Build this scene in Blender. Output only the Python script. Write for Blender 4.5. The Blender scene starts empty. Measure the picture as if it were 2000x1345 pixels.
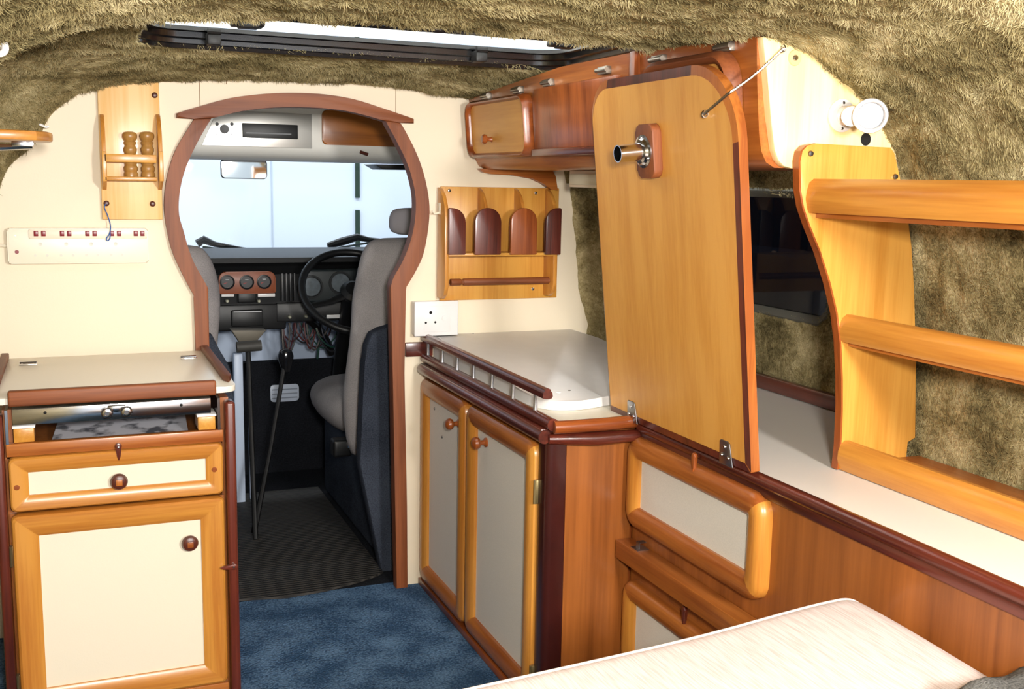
import bpy, bmesh, math, random
from mathutils import Vector, Matrix, noise
random.seed(7)
SC = bpy.context.scene
COL = SC.collection
PI = math.pi

# ------------------------------------------------------------------ camera
F = 2069.6
YAW, PIT, ROL = 0.39254, -0.15329, 0.01879
CAM = Vector((0, 0, 1.085))
_f = Vector((math.sin(YAW)*math.cos(PIT), math.cos(YAW)*math.cos(PIT), math.sin(PIT)))
_r = _f.cross(Vector((0, 0, 1))).normalized()
_u = _r.cross(_f)
RR = _r*math.cos(ROL)+_u*math.sin(ROL)
UU = -_r*math.sin(ROL)+_u*math.cos(ROL)
cd = bpy.data.cameras.new('camera'); co = bpy.data.objects.new('camera', cd); COL.objects.link(co)
m = Matrix((RR, UU, -_f)).transposed().to_4x4(); m.translation = CAM
co.matrix_world = m
cd.sensor_width = 36; cd.lens = F/2000*36; cd.clip_start = 0.02; cd.clip_end = 50
SC.camera = co

def at(px, py, ax, v):
    """the point of the place seen at (px,py) on the plane ax=v"""
    d = _f*F+RR*(px-1000)-UU*(py-672.5)
    i = 'xyz'.index(ax)
    return CAM+d*((v-CAM[i])/d[i])

# ------------------------------------------------------------------ world, lights, exposure
w = bpy.data.worlds.new('world'); SC.world = w; w.use_nodes = True
w.node_tree.nodes['Background'].inputs[0].default_value = (0.80, 0.90, 1.0, 1)
w.node_tree.nodes['Background'].inputs[1].default_value = 0.85
vs = SC.view_settings
vs.view_transform = 'Standard'; vs.look = 'None'; vs.gamma = 1; vs.use_curve_mapping = False
vs.exposure = 0.5

def light(name, kind, loc, target, energy, color, size=None, sy=None):
    l = bpy.data.lights.new(name, kind); o = bpy.data.objects.new(name, l); COL.objects.link(o)
    l.energy = energy; l.color = color; o.location = loc
    d = Vector(target)-Vector(loc)
    o.rotation_euler = d.to_track_quat('-Z', 'Y').to_euler()
    if kind == 'AREA':
        l.size = size
        if sy: l.shape = 'RECTANGLE'; l.size_y = sy
    if kind == 'POINT': l.shadow_soft_size = size
    return o
light('camera_flash', 'AREA', (0.08, -0.12, 1.20), (0.5, 2.4, 0.75), 28, (1, 0.97, 0.92), 0.12)
light('flash_bounce', 'AREA', (0.88, -0.42, 1.24), (0.80, 1.5, 0.65), 34, (1, 0.97, 0.93), 0.20)
light('garage_wall_fill', 'AREA', (0.9, 4.9, 2.3), (0.9, 6.0, 0.9), 25, (0.88, 0.95, 1.0), 2.4, 0.4)  # unseen area lamp, added to brighten the garage wall ahead
light('hatch_pane_fill', 'AREA', (0.55, 2.1, 1.95), (0.55, 2.0, 1.35), 30, (1, 1, 0.97), 1.2, 0.6)  # unseen lamp added above the roof hatch so its pane looks bright

# ------------------------------------------------------------------ materials
def lin(c):
    c = c/255
    return c/12.92 if c <= .04045 else ((c+.055)/1.055)**2.4
def rgb(t, a=1): return (lin(t[0]), lin(t[1]), lin(t[2]), a)
MC = {}
def newmat(name):
    m = bpy.data.materials.new(name); m.use_nodes = True
    nt = m.node_tree; b = nt.nodes['Principled BSDF']
    return m, nt, b
def plain(name, c, rough=.5, metal=0, spec=.5, trans=0, bump=0, bscale=400, coat=0, var=0, vscale=8):
    if name in MC: return MC[name]
    m, nt, b = newmat(name)
    b.inputs['Base Color'].default_value = rgb(c)
    b.inputs['Roughness'].default_value = rough; b.inputs['Metallic'].default_value = metal
    b.inputs['Specular IOR Level'].default_value = spec; b.inputs['Transmission Weight'].default_value = trans
    b.inputs['Coat Weight'].default_value = coat; b.inputs['Coat Roughness'].default_value = .15
    L = nt.links; N = nt.nodes
    if bump or var: tc = N.new('ShaderNodeTexCoord')
    if bump:
        n = N.new('ShaderNodeTexNoise'); n.inputs['Scale'].default_value = bscale; n.inputs['Detail'].default_value = 3
        L.new(tc.outputs['Object'], n.inputs['Vector'])
        bp = N.new('ShaderNodeBump'); bp.inputs['Strength'].default_value = bump; bp.inputs['Distance'].default_value = .001
        L.new(n.outputs['Fac'], bp.inputs['Height']); L.new(bp.outputs['Normal'], b.inputs['Normal'])
    if var:
        n = N.new('ShaderNodeTexNoise'); n.inputs['Scale'].default_value = vscale; n.inputs['Detail'].default_value = 5
        L.new(tc.outputs['Object'], n.inputs['Vector'])
        mx = N.new('ShaderNodeMix'); mx.data_type = 'RGBA'
        mx.inputs[6].default_value = rgb(c); mx.inputs[7].default_value = rgb([max(0, x*(1-var)) for x in c])
        L.new(n.outputs['Fac'], mx.inputs[0]); L.new(mx.outputs[2], b.inputs['Base Color'])
    MC[name] = m; return m
def wood(name, c1, c2, axis='z', rough=.32, coat=.25, scale=1.0, contrast=1.0):
    """grain runs along axis; light c1, dark c2"""
    key = name+'_'+axis
    if key in MC: return MC[key]
    m, nt, b = newmat(key); L = nt.links; N = nt.nodes
    tc = N.new('ShaderNodeTexCoord'); mp = N.new('ShaderNodeMapping')
    s = [26*scale]*3; s['xyz'.index(axis)] = 1.6*scale
    mp.inputs['Scale'].default_value = s; L.new(tc.outputs['Object'], mp.inputs['Vector'])
    n1 = N.new('ShaderNodeTexNoise'); n1.inputs['Scale'].default_value = 1.0; n1.inputs['Detail'].default_value = 4; n1.inputs['Distortion'].default_value = .4
    L.new(mp.outputs['Vector'], n1.inputs['Vector'])
    mp2 = N.new('ShaderNodeMapping'); s2 = [240*scale]*3; s2['xyz'.index(axis)] = 9*scale
    mp2.inputs['Scale'].default_value = s2; L.new(tc.outputs['Object'], mp2.inputs['Vector'])
    n2 = N.new('ShaderNodeTexNoise'); n2.inputs['Scale'].default_value = 1.0; n2.inputs['Detail'].default_value = 2
    L.new(mp2.outputs['Vector'], n2.inputs['Vector'])
    ad = N.new('ShaderNodeMath'); ad.operation = 'MULTIPLY_ADD'; ad.inputs[1].default_value = .35
    L.new(n2.outputs['Fac'], ad.inputs[0]); L.new(n1.outputs['Fac'], ad.inputs[2])
    cr = N.new('ShaderNodeValToRGB')
    cr.color_ramp.elements[0].position = .67-.17*contrast; cr.color_ramp.elements[0].color = rgb(c2)
    cr.color_ramp.elements[1].position = .67+.13*contrast; cr.color_ramp.elements[1].color = rgb(c1)
    L.new(ad.outputs[0], cr.inputs[0]); L.new(cr.outputs[0], b.inputs['Base Color'])
    b.inputs['Roughness'].default_value = rough; b.inputs['Coat Weight'].default_value = coat; b.inputs['Coat Roughness'].default_value = .2
    bp = N.new('ShaderNodeBump'); bp.inputs['Strength'].default_value = .12; bp.inputs['Distance'].default_value = .001
    L.new(n2.outputs['Fac'], bp.inputs['Height']); L.new(bp.outputs['Normal'], b.inputs['Normal'])
    MC[key] = m; return m
def oak(a): return wood('honey_oak', (206, 142, 60), (180, 112, 42), a, rough=.35)
def oakd(a): return wood('honey_oak_worn', (180, 108, 46), (142, 74, 28), a, rough=.35)
def bright_oak(a): return wood('yellow_oak', (216, 158, 72), (196, 132, 50), a)
def ply(a): return wood('yellow_ply', (220, 160, 76), (206, 142, 58), a, rough=.45, coat=.12, scale=.8)
def cherry(a): return wood('cherry_veneer', (164, 96, 42), (116, 62, 22), a, rough=.35, scale=.5, contrast=1.3)
def redwood(a): return wood('red_mahogany', (156, 82, 36), (116, 54, 20), a, rough=.3)
def maho(a): return wood('dark_mahogany', (104, 44, 30), (64, 22, 14), a, rough=.3, coat=.4)
def archw(a): return wood('arch_wood', (138, 76, 38), (106, 54, 26), a, rough=.55, coat=.0)
def pine(a): return wood('flash_paled_pine', (248, 212, 156), (236, 186, 116), a, rough=.3, coat=.3, scale=.6)  # flash sheen on the board is put into this paler base colour
def birch(a): return wood('pale_birch', (250, 228, 176), (246, 214, 146), a, rough=.4, coat=.2, scale=.6)
cream = plain('cream_laminate', (236, 222, 196), .55, bump=.12, bscale=260)
panelm = plain('speckled_laminate', (240, 234, 224), .6, bump=.1, bscale=900, var=.12, vscale=600)
creamp = plain('cream_panel', (232, 220, 198), .6, bump=.1, bscale=300)
whitel = plain('white_laminate', (238, 236, 234), .35, coat=.1, var=.04, vscale=30)
whitep = plain('white_plastic', (232, 230, 228), .3)
creamplastic = plain('cream_plastic', (236, 226, 204), .35)
chrome = plain('chrome', (205, 205, 208), .16, metal=1)
steel = plain('brushed_steel', (170, 170, 172), .32, metal=1, var=.25, vscale=18)
black = plain('black_plastic', (14, 14, 15), .45)
blackrub = plain('black_rubber', (20, 20, 21), .5)
redm = plain('red_switch', (128, 14, 28), .3)
brown = plain('brown_cap', (84, 38, 26), .35)
darkhole = plain('dark_hole', (12, 10, 9), .9)

def carpet(name, c1, c2, scale, bump=.8, dist=.004, rough=.95):
    if name in MC: return MC[name]
    m, nt, b = newmat(name); L = nt.links; N = nt.nodes
    tc = N.new('ShaderNodeTexCoord')
    n = N.new('ShaderNodeTexNoise'); n.inputs['Scale'].default_value = scale; n.inputs['Detail'].default_value = 6; n.inputs['Roughness'].default_value = .7
    L.new(tc.outputs['Object'], n.inputs['Vector'])
    n3 = N.new('ShaderNodeTexNoise'); n3.inputs['Scale'].default_value = 5; n3.inputs['Detail'].default_value = 4
    L.new(tc.outputs['Object'], n3.inputs['Vector'])
    ad = N.new('ShaderNodeMath'); ad.operation = 'MULTIPLY_ADD'; ad.inputs[1].default_value = .6
    L.new(n3.outputs['Fac'], ad.inputs[0]); L.new(n.outputs['Fac'], ad.inputs[2])
    cr = N.new('ShaderNodeValToRGB'); cr.color_ramp.elements[0].position = .6; cr.color_ramp.elements[1].position = 1.0
    cr.color_ramp.elements[0].color = rgb(c2); cr.color_ramp.elements[1].color = rgb(c1)
    L.new(ad.outputs[0], cr.inputs[0]); L.new(cr.outputs[0], b.inputs['Base Color'])
    b.inputs['Roughness'].default_value = rough; b.inputs['Specular IOR Level'].default_value = .1
    bp = N.new('ShaderNodeBump'); bp.inputs['Strength'].default_value = bump; bp.inputs['Distance'].default_value = dist
    L.new(n.outputs['Fac'], bp.inputs['Height']); L.new(bp.outputs['Normal'], b.inputs['Normal'])
    MC[name] = m; return m
def weave():
    m, nt, b = newmat('blue_loop_carpet'); L = nt.links; N = nt.nodes
    tc = N.new('ShaderNodeTexCoord'); v = N.new('ShaderNodeTexVoronoi'); v.inputs['Scale'].default_value = 210; L.new(tc.outputs['Object'], v.inputs['Vector'])
    n = N.new('ShaderNodeTexNoise'); n.inputs['Scale'].default_value = 12; n.inputs['Detail'].default_value = 2; n.inputs['Roughness'].default_value = .3; L.new(tc.outputs['Object'], n.inputs['Vector'])
    ad = N.new('ShaderNodeMath'); ad.operation = 'MULTIPLY_ADD'; ad.inputs[1].default_value = -.6; L.new(v.outputs['Distance'], ad.inputs[0]); L.new(n.outputs[0], ad.inputs[2])
    cr = N.new('ShaderNodeValToRGB'); cr.color_ramp.elements[0].position = -.0; cr.color_ramp.elements[1].position = .5
    cr.color_ramp.elements[0].color = rgb((48, 74, 104)); cr.color_ramp.elements[1].color = rgb((98, 128, 160))
    L.new(ad.outputs[0], cr.inputs[0]); L.new(cr.outputs[0], b.inputs[0]); b.inputs['Roughness'].default_value = .95; b.inputs['Specular IOR Level'].default_value = .1
    bp = N.new('ShaderNodeBump'); bp.invert = True; bp.inputs['Strength'].default_value = .8; bp.inputs['Distance'].default_value = .003
    L.new(v.outputs['Distance'], bp.inputs['Height']); L.new(bp.outputs[0], b.inputs['Normal']); return m
bluec = weave()
greyc = carpet('grey_blue_carpet', (74, 80, 92), (34, 38, 48), 300)
cabc = carpet('cab_carpet', (40, 42, 48), (16, 17, 20), 200)
seatm = carpet('grey_tweed', (168, 162, 160), (124, 120, 122), 500, bump=.4, dist=.001)
def cushmat():
    m, nt, b = newmat('ribbed_cream_cloth'); L = nt.links; N = nt.nodes
    tc = N.new('ShaderNodeTexCoord'); mp = N.new('ShaderNodeMapping'); mp.inputs['Scale'].default_value = (420, 22, 60); mp.inputs['Rotation'].default_value = (0, 0, .35)
    L.new(tc.outputs['Object'], mp.inputs[0]); n = N.new('ShaderNodeTexNoise'); n.inputs['Scale'].default_value = 1; n.inputs['Detail'].default_value = 3; L.new(mp.outputs[0], n.inputs['Vector'])
    cr = N.new('ShaderNodeValToRGB'); cr.color_ramp.elements[0].position = .35; cr.color_ramp.elements[1].position = .6
    cr.color_ramp.elements[0].color = rgb((190, 174, 168)); cr.color_ramp.elements[1].color = rgb((212, 198, 194))
    L.new(n.outputs[0], cr.inputs[0]); L.new(cr.outputs[0], b.inputs[0]); b.inputs['Roughness'].default_value = .9
    bp = N.new('ShaderNodeBump'); bp.inputs['Strength'].default_value = .5; bp.inputs['Distance'].default_value = .001
    L.new(n.outputs[0], bp.inputs['Height']); L.new(bp.outputs[0], b.inputs['Normal']); return m
cushm = cushmat()
fleece = carpet('grey_fleece', (180, 180, 178), (90, 92, 92), 320, bump=1, dist=.006)

def furmat(name='olive_fur', bump=True):
    m, nt, b = newmat(name); L = nt.links; N = nt.nodes
    tc = N.new('ShaderNodeTexCoord')
    n = N.new('ShaderNodeTexNoise'); n.inputs['Scale'].default_value = 9; n.inputs['Detail'].default_value = 8; n.inputs['Roughness'].default_value = .65; n.inputs['Distortion'].default_value = .6
    L.new(tc.outputs['Object'], n.inputs['Vector'])
    mp = N.new('ShaderNodeMapping'); mp.inputs['Scale'].default_value = (40, 170, 120); L.new(tc.outputs['Object'], mp.inputs['Vector'])
    n2 = N.new('ShaderNodeTexNoise'); n2.inputs['Scale'].default_value = 1; n2.inputs['Detail'].default_value = 6; n2.inputs['Distortion'].default_value = 1.2
    L.new(mp.outputs[0], n2.inputs['Vector'])
    ad = N.new('ShaderNodeMath'); ad.operation = 'MULTIPLY_ADD'; ad.inputs[1].default_value = .5
    L.new(n2.outputs['Fac'], ad.inputs[0]); L.new(n.outputs['Fac'], ad.inputs[2])
    cr = N.new('ShaderNodeValToRGB'); e = cr.color_ramp.elements
    e[0].position = .55; e[0].color = rgb((88, 78, 50)); e[1].position = .95; e[1].color = rgb((206, 192, 150))
    x = e.new(.74); x.color = rgb((154, 140, 98))
    L.new(ad.outputs[0], cr.inputs[0]); L.new(cr.outputs[0], b.inputs['Base Color'])
    b.inputs['Roughness'].default_value = .9; b.inputs['Specular IOR Level'].default_value = .15
    bp = N.new('ShaderNodeBump'); bp.inputs['Strength'].default_value = .9; bp.inputs['Distance'].default_value = .006
    L.new(n2.outputs['Fac'], bp.inputs['Height'])
    if bump: L.new(bp.outputs['Normal'], b.inputs['Normal'])
    return m
fur = furmat(); furhair = furmat('olive_fur_pile', False)
def glass(name, col=(1, 1, 1, 1), refl=.08):
    m, nt, b = newmat(name); L = nt.links; N = nt.nodes
    N.remove(b); out = N['Material Output']
    t = N.new('ShaderNodeBsdfTransparent'); t.inputs[0].default_value = col
    g = N.new('ShaderNodeBsdfGlossy'); g.inputs['Roughness'].default_value = .03
    mx = N.new('ShaderNodeMixShader'); mx.inputs[0].default_value = refl
    L.new(t.outputs[0], mx.inputs[1]); L.new(g.outputs[0], mx.inputs[2]); L.new(mx.outputs[0], out.inputs[0])
    return m
clearg = glass('clear_glass', refl=.015); tintg = glass('tinted_glass', (.10, .11, .13, 1), .02)
def skypane():
    m, nt, b = newmat('milky_pane'); L = nt.links; N = nt.nodes; N.remove(b)
    t = N.new('ShaderNodeBsdfTranslucent'); t.inputs[0].default_value = (.95, .95, .93, 1)
    d = N.new('ShaderNodeBsdfDiffuse'); d.inputs[0].default_value = (.8, .8, .78, 1)
    mx = N.new('ShaderNodeMixShader'); mx.inputs[0].default_value = .4
    tc = N.new('ShaderNodeTexCoord'); v = N.new('ShaderNodeTexVoronoi'); v.inputs['Scale'].default_value = 260
    L.new(tc.outputs['Object'], v.inputs['Vector'])
    L.new(t.outputs[0], mx.inputs[1]); L.new(d.outputs[0], mx.inputs[2]); L.new(mx.outputs[0], N['Material Output'].inputs[0])
    return m

# ------------------------------------------------------------------ mesh helpers
class MB:
    def __init__(s, M=None): s.bm = bmesh.new(); s.M = M or Matrix.Identity(4); s.mi = 0
    def v(s, p): return s.bm.verts.new(s.M @ Vector(p))
    def f(s, vs, mi=None):
        try: fc = s.bm.faces.new(vs)
        except ValueError: return None
        fc.material_index = s.mi if mi is None else mi
        return fc
    def box(s, a, b, bev=0, seg=2):
        x0, y0, z0 = [min(a[i], b[i]) for i in range(3)]; x1, y1, z1 = [max(a[i], b[i]) for i in range(3)]
        V = [s.v(p) for p in ((x0,y0,z0),(x1,y0,z0),(x1,y1,z0),(x0,y1,z0),(x0,y0,z1),(x1,y0,z1),(x1,y1,z1),(x0,y1,z1))]
        fs = [s.f([V[i] for i in q]) for q in ((3,2,1,0),(4,5,6,7),(0,1,5,4),(1,2,6,5),(2,3,7,6),(3,0,4,7))]
        if bev:
            es = list({e for f in fs for e in f.edges})
            r = bmesh.ops.bevel(s.bm, geom=es, offset=bev, segments=seg, affect='EDGES', profile=.5)
            for f in r['faces']: f.material_index = s.mi
        return s
    def prism(s, poly, dvec, bev=0, seg=2):
        """poly: 3-D points in a plane; extruded by dvec"""
        dv = Vector(dvec); A = [s.v(p) for p in poly]; B = [s.v(Vector(p)+dv) for p in poly]
        n = len(A); fs = [s.f(A[::-1]), s.f(B)]
        for i in range(n): fs.append(s.f([A[i], A[(i+1) % n], B[(i+1) % n], B[i]]))
        if bev:
            es = list({e for f in fs[:2] if f for e in f.edges})
            r = bmesh.ops.bevel(s.bm, geom=es, offset=bev, segments=seg, affect='EDGES', profile=.5)
            for f in r['faces']: f.material_index = s.mi
        return s
    def tube(s, path, r, n=10, caps=True, closed=False, rz=1.0):
        P = [Vector(p) for p in path]; k = len(P)
        rs = r if isinstance(r, (list, tuple)) else [r]*k
        prev = None; rings = []
        for i, p in enumerate(P):
            t = (P[(i+1) % k]-P[i-1]) if closed else (P[min(i+1, k-1)]-P[max(i-1, 0)])
            t.normalize()
            if prev is None: a = t.orthogonal().normalized()
            else: a = (prev-t*prev.dot(t)).normalized()
            prev = a; b = t.cross(a)
            rings.append([s.v(p+(a*math.cos(2*PI*j/n)+b*math.sin(2*PI*j/n)*rz)*rs[i]) for j in range(n)])
        for i in range(k if closed else k-1):
            A, B = rings[i], rings[(i+1) % k]
            for j in range(n): s.f([A[j], A[(j+1) % n], B[(j+1) % n], B[j]])
        if caps and not closed: s.f(rings[0][::-1]); s.f(rings[-1])
        return s
    def lathe(s, prof, base=(0, 0, 0), axis=(0, 0, 1), n=20, mis=None):
        """prof: (radius, height) pairs along axis"""
        ax = Vector(axis).normalized(); a = ax.orthogonal().normalized(); b = ax.cross(a); o = Vector(base)
        rings = []
        for r, h in prof:
            if r < 1e-6: rings.append([s.v(o+ax*h)])
            else: rings.append([s.v(o+ax*h+(a*math.cos(2*PI*j/n)+b*math.sin(2*PI*j/n))*r) for j in range(n)])
        for i in range(len(rings)-1):
            A, B = rings[i], rings[i+1]; mi = mis[i] if mis else None
            for j in range(n):
                j2 = (j+1) % n
                if len(A) == 1 and len(B) == 1: continue
                if len(A) == 1: s.f([A[0], B[j2], B[j]][::-1], mi)
                elif len(B) == 1: s.f([A[j], A[j2], B[0]], mi)
                else: s.f([A[j], A[j2], B[j2], B[j]], mi)
        return s
    def frame(s, w, h, bw, ro, ri, prof, mu=0, mv=1, n=6, bw2=None):
        """picture frame in local xy, outer 0..w x 0..h, prof = (0..1 from outer to inner, height)"""
        bwx, bwy = bw, (bw2 if bw2 is not None else bw)
        def loop(x0, y0, x1, y1, r):
            pts = []
            for cx, cy, a0 in ((x1-r, y1-r, 0), (x0+r, y1-r, 90), (x0+r, y0+r, 180), (x1-r, y0+r, 270)):
                for i in range(n+1):
                    a = math.radians(a0+90*i/n); pts.append((cx+r*math.cos(a), cy+r*math.sin(a)))
            return pts
        O = loop(0, 0, w, h, ro); I = loop(bwx, bwy, w-bwx, h-bwy, ri)
        rings = [[s.v((o[0]+(i[0]-o[0])*t, o[1]+(i[1]-o[1])*t, z)) for o, i in zip(O, I)] for t, z in prof]
        k = len(O)
        for a in range(len(rings)-1):
            A, B = rings[a], rings[a+1]
            for j in range(k):
                q, ph = divmod(j, n+1)
                # arcs: first half belongs to one side, second half to the other
                if ph == n: side = mu if q in (0, 2) else mv
                else:
                    first = mv if q in (0, 2) else mu; second = mu if q in (0, 2) else mv
                    side = first if ph < n/2 else second
                s.f([A[j], A[(j+1) % k], B[(j+1) % k], B[j]], side)
        return s
    def build(s, name, mats, parent=None, smooth=True, angle=35, bevmod=0):
        bmesh.ops.recalc_face_normals(s.bm, faces=s.bm.faces[:])
        me = bpy.data.meshes.new(name); 
        if smooth:
            for f in s.bm.faces: f.smooth = True
            lim = math.radians(angle)
            for e in s.bm.edges:
                if len(e.link_faces) == 2 and e.calc_face_angle(0) > lim: e.smooth = False
        s.bm.to_mesh(me); s.bm.free()
        for mt in (mats if isinstance(mats, (list, tuple)) else [mats]): me.materials.append(mt)
        o = bpy.data.objects.new(name, me); COL.objects.link(o)
        if parent is not None: put(o, parent)
        return o
def worldloc(o):
    l = o.location.copy()
    while o.parent: o = o.parent; l += o.location
    return l
def put(o, parent):
    o.parent = parent; o.location = o.location-worldloc(parent)
def thing(name, label, cat, loc, group=None):
    o = bpy.data.objects.new(name, None); COL.objects.link(o); o.location = loc; o.empty_display_size = .05
    o['label'] = label; o['category'] = cat
    if group: o['group'] = group
    return o
def tag(o, label, cat, group=None):
    o['label'] = label; o['category'] = cat
    if group: o['group'] = group
    return o
def struct(o, label=None):
    o['kind'] = 'structure'
    if label: o['label'] = label
    return o
def basis(o, U, V):
    """local x->U, y->V, z->U x V"""
    U = Vector(U).normalized(); V = Vector(V).normalized(); N = U.cross(V).normalized()
    M = Matrix((U, V, N)).transposed().to_4x4(); M.translation = Vector(o); return M
def rrect(x0, y0, x1, y1, rs, n=6):
    """rs: radii bl, br, tr, tl"""
    pts = []
    for cx, cy, sx, sy, r, a0 in ((x0, y0, 1, 1, rs[0], 180), (x1, y0, -1, 1, rs[1], 270), (x1, y1, -1, -1, rs[2], 0), (x0, y1, 1, -1, rs[3], 90)):
        if r <= 0: pts.append((cx, cy)); continue
        for i in range(n+1):
            a = math.radians(a0+90*i/n); pts.append((cx+sx*r+r*math.cos(a), cy+sy*r+r*math.sin(a)))
    return pts
def smooth_line(pts, k=6):
    P = [Vector(p) for p in pts]; out = []
    for i in range(len(P)-1):
        a = P[max(i-1, 0)]; b = P[i]; c = P[i+1]; d = P[min(i+2, len(P)-1)]
        for j in range(k):
            t = j/k
            out.append(.5*((2*b)+(c-a)*t+(2*a-5*b+4*c-d)*t*t+(3*b-a-3*c+d)*t**3))
    out.append(P[-1]); return out
HALF = [(0, 0), (0, .45), (.06, .72), (.2, .92), (.45, 1), (.7, .95), (.9, .8), (1, .6), (1, 0)]
def half(t): return [(a, b*t) for a, b in HALF]
FLAT = [(0, 0), (0, .6), (.05, .85), (.14, 1), (.5, 1), (.85, .86), (1, .66), (1, 0)]
def flat(t): return [(a, b*t) for a, b in FLAT]
def interp(x, xs, ys):
    if x <= xs[0]: return ys[0]
    for i in range(len(xs)-1):
        if x <= xs[i+1]:
            t = (x-xs[i])/(xs[i+1]-xs[i]); return ys[i]+(ys[i+1]-ys[i])*t
    return ys[-1]

YB = 2.63     # living-side face of the bulkhead

# ------------------------------------------------------------------ setting: floor
b = MB(); b.box((-1.2, -1.0, -.05), (1.7, 2.66, 0)); struct(b.build('floor', bluec), 'blue woven carpet on the van floor')
b = MB(); b.box((-.6, 2.66, -.05), (1.6, 4.0, -.001)); struct(b.build('floor_cab', cabc), 'dark carpet on the cab floor')
b = MB(); b.box((-.70, 2.05, 0), (-.20, 2.60, .012), .003); struct(b.build('trim_4', steel), 'grey metal door step')

# ------------------------------------------------------------------ fur lining
def resample(poly, n):
    P = [Vector((p[0], 0, p[1])) for p in poly]; P = smooth_line(P, 6)
    d = [0]
    for i in range(1, len(P)): d.append(d[-1]+(P[i]-P[i-1]).length)
    out = []; j = 0
    for i in range(n):
        t = d[-1]*i/(n-1)
        while j < len(P)-2 and d[j+1] < t: j += 1
        k = (t-d[j])/max(1e-9, d[j+1]-d[j]); q = P[j].lerp(P[j+1], min(1, k)); out.append((q.x, q.z))
    return out
NB = 190
near = [(-.27, .95), (-.20, 1.13), (-.09, 1.247), (.11, 1.311), (.4, 1.331), (.7, 1.333), (.99, 1.313), (1.09, 1.279), (1.198, 1.212), (1.252, 1.149), (1.272, 1.09)]
far = [(-.36, .95), (-.33, 1.13), (-.22, 1.245), (-.06, 1.305), (.2, 1.336), (.5, 1.340), (.8, 1.340), (1.0, 1.326), (1.2, 1.275), (1.4, 1.18), (1.47, 1.08)]
bulk = [(-.155, .95), (-.12, 1.08), (-.055, 1.142), (-.031, 1.20), (.013, 1.243), (.057, 1.265), (.206, 1.293), (.511, 1.311), (.744, 1.308), (.878, 1.294), (.955, 1.287), (1.08, 1.25), (1.19, 1.17), (1.222, 1.08)]
ST = [(-.7, resample(near, NB)), (1.42, resample(near, NB)), (1.60, resample([(x*(1.06 if x > .95 else 1), z) for x, z in near], NB)), (1.735, resample([(x*(1.1 if x > .95 else 1), z) for x, z in near], NB)), (1.775, resample(far, NB)), (2.25, resample(far, NB)), (2.45, resample([(.5*(a[0]+c[0]), .5*(a[1]+c[1])) for a, c in zip(resample(far, 20), resample(bulk, 20))], NB)), (2.66, resample(bulk, NB))]
def prof_at(y):
    for i in range(len(ST)-1):
        if y <= ST[i+1][0]:
            t = (y-ST[i][0])/(ST[i+1][0]-ST[i][0]); return [(a[0]+(c[0]-a[0])*t, a[1]+(c[1]-a[1])*t) for a, c in zip(ST[i][1], ST[i+1][1])]
    return ST[-1][1]
SK = (.125, 1.745, 1.01, 2.20, .07)  # skylight opening
def in_sky(x, y, g=0):
    x0, y0, x1, y1, r = SK; x0 -= g; y0 -= g; x1 += g; y1 += g; r += g
    if not (x0 < x < x1 and y0 < y < y1): return False
    cx = min(max(x, x0+r), x1-r); cy = min(max(y, y0+r), y1-r)
    return (x-cx)**2+(y-cy)**2 < r*r
def furry(p, n, amp=1):
    q = Vector((p.x*9, p.y*16, p.z*12))
    d = noise.noise(q)*.006+noise.noise(q*2.7)*.005+abs(noise.noise(q*5))*.004
    return p+n*d*amp
ys = []; y = -.7
while y < 2.66: ys.append(y); y += (.03 if y < 1.0 else .0085)
ys.append(2.66)
b = MB(); grid = []
for y in ys:
    pr = prof_at(y); row = []
    for i, (x, z) in enumerate(pr):
        a = pr[max(i-1, 0)]; c = pr[min(i+1, NB-1)]
        nn = Vector((-(c[1]-a[1]), 0, c[0]-a[0])).normalized()
        p = furry(Vector((x, y, z)), -nn, .15 if y > 2.6 else 1)
        row.append(b.bm.verts.new(p))
    grid.append(row)
for j in range(len(ys)-1):
    for i in range(NB-1):
        q = [grid[j][i], grid[j][i+1], grid[j+1][i+1], grid[j+1][i]]
        c = sum((k.co for k in q), Vector())/4
        if in_sky(c.x, c.y, .004): continue
        b.f(q)
for v in [v for v in b.bm.verts if not v.link_faces]: b.bm.verts.remove(v)
ceil = struct(b.build('ceiling', fur, angle=180), 'olive fur lined van roof')

def xr(y, z):
    xa = interp(z, [.3, .62, .85, 1.0, 1.12], [1.36, 1.35, 1.335, 1.305, 1.266])
    xb = interp(z, [.3, .69, .74, 1.02, 1.12], [1.30, 1.291, 1.271, 1.226, 1.215])
    ym = [-.7, 1.41, 1.6, 2.1, 2.4, 2.66]
    return interp(y, ym, [xa, xa, 1.485, 1.492, 1.488, xb])
WN = (1.83, .795, 2.36, 1.068, .035)
def in_win(y, z):
    y0, z0, y1, z1, r = WN
    if not (y0 < y < y1 and z0 < z < z1): return False
    cy = min(max(y, y0+r), y1-r); cz = min(max(z, z0+r), z1-r)
    return (y-cy)**2+(z-cz)**2 < r*r
b = MB(); grid = []; zs = [.3+.0085*i for i in range(100)]
ys2 = [-.7+.04*i for i in range(18)]+[.02+.0085*i for i in range(311)]
for y in ys2:
    row = []
    for z in zs:
        x = xr(y, z); row.append(b.bm.verts.new(furry(Vector((x, y, z)), Vector((-1, 0, 0)), 1.0)))
    grid.append(row)
for j in range(len(ys2)-1):
    for i in range(len(zs)-1):
        q = [grid[j][i], grid[j][i+1], grid[j+1][i+1], grid[j+1][i]]
        c = sum((k.co for k in q), Vector())/4
        if in_win(c.y, c.z): continue
        b.f(q)
for v in [v for v in b.bm.verts if not v.link_faces]: b.bm.verts.remove(v)
wallr = struct(b.build('wall_right', fur, angle=180), 'olive fur lined side wall')
b = MB(); grid = []
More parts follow.
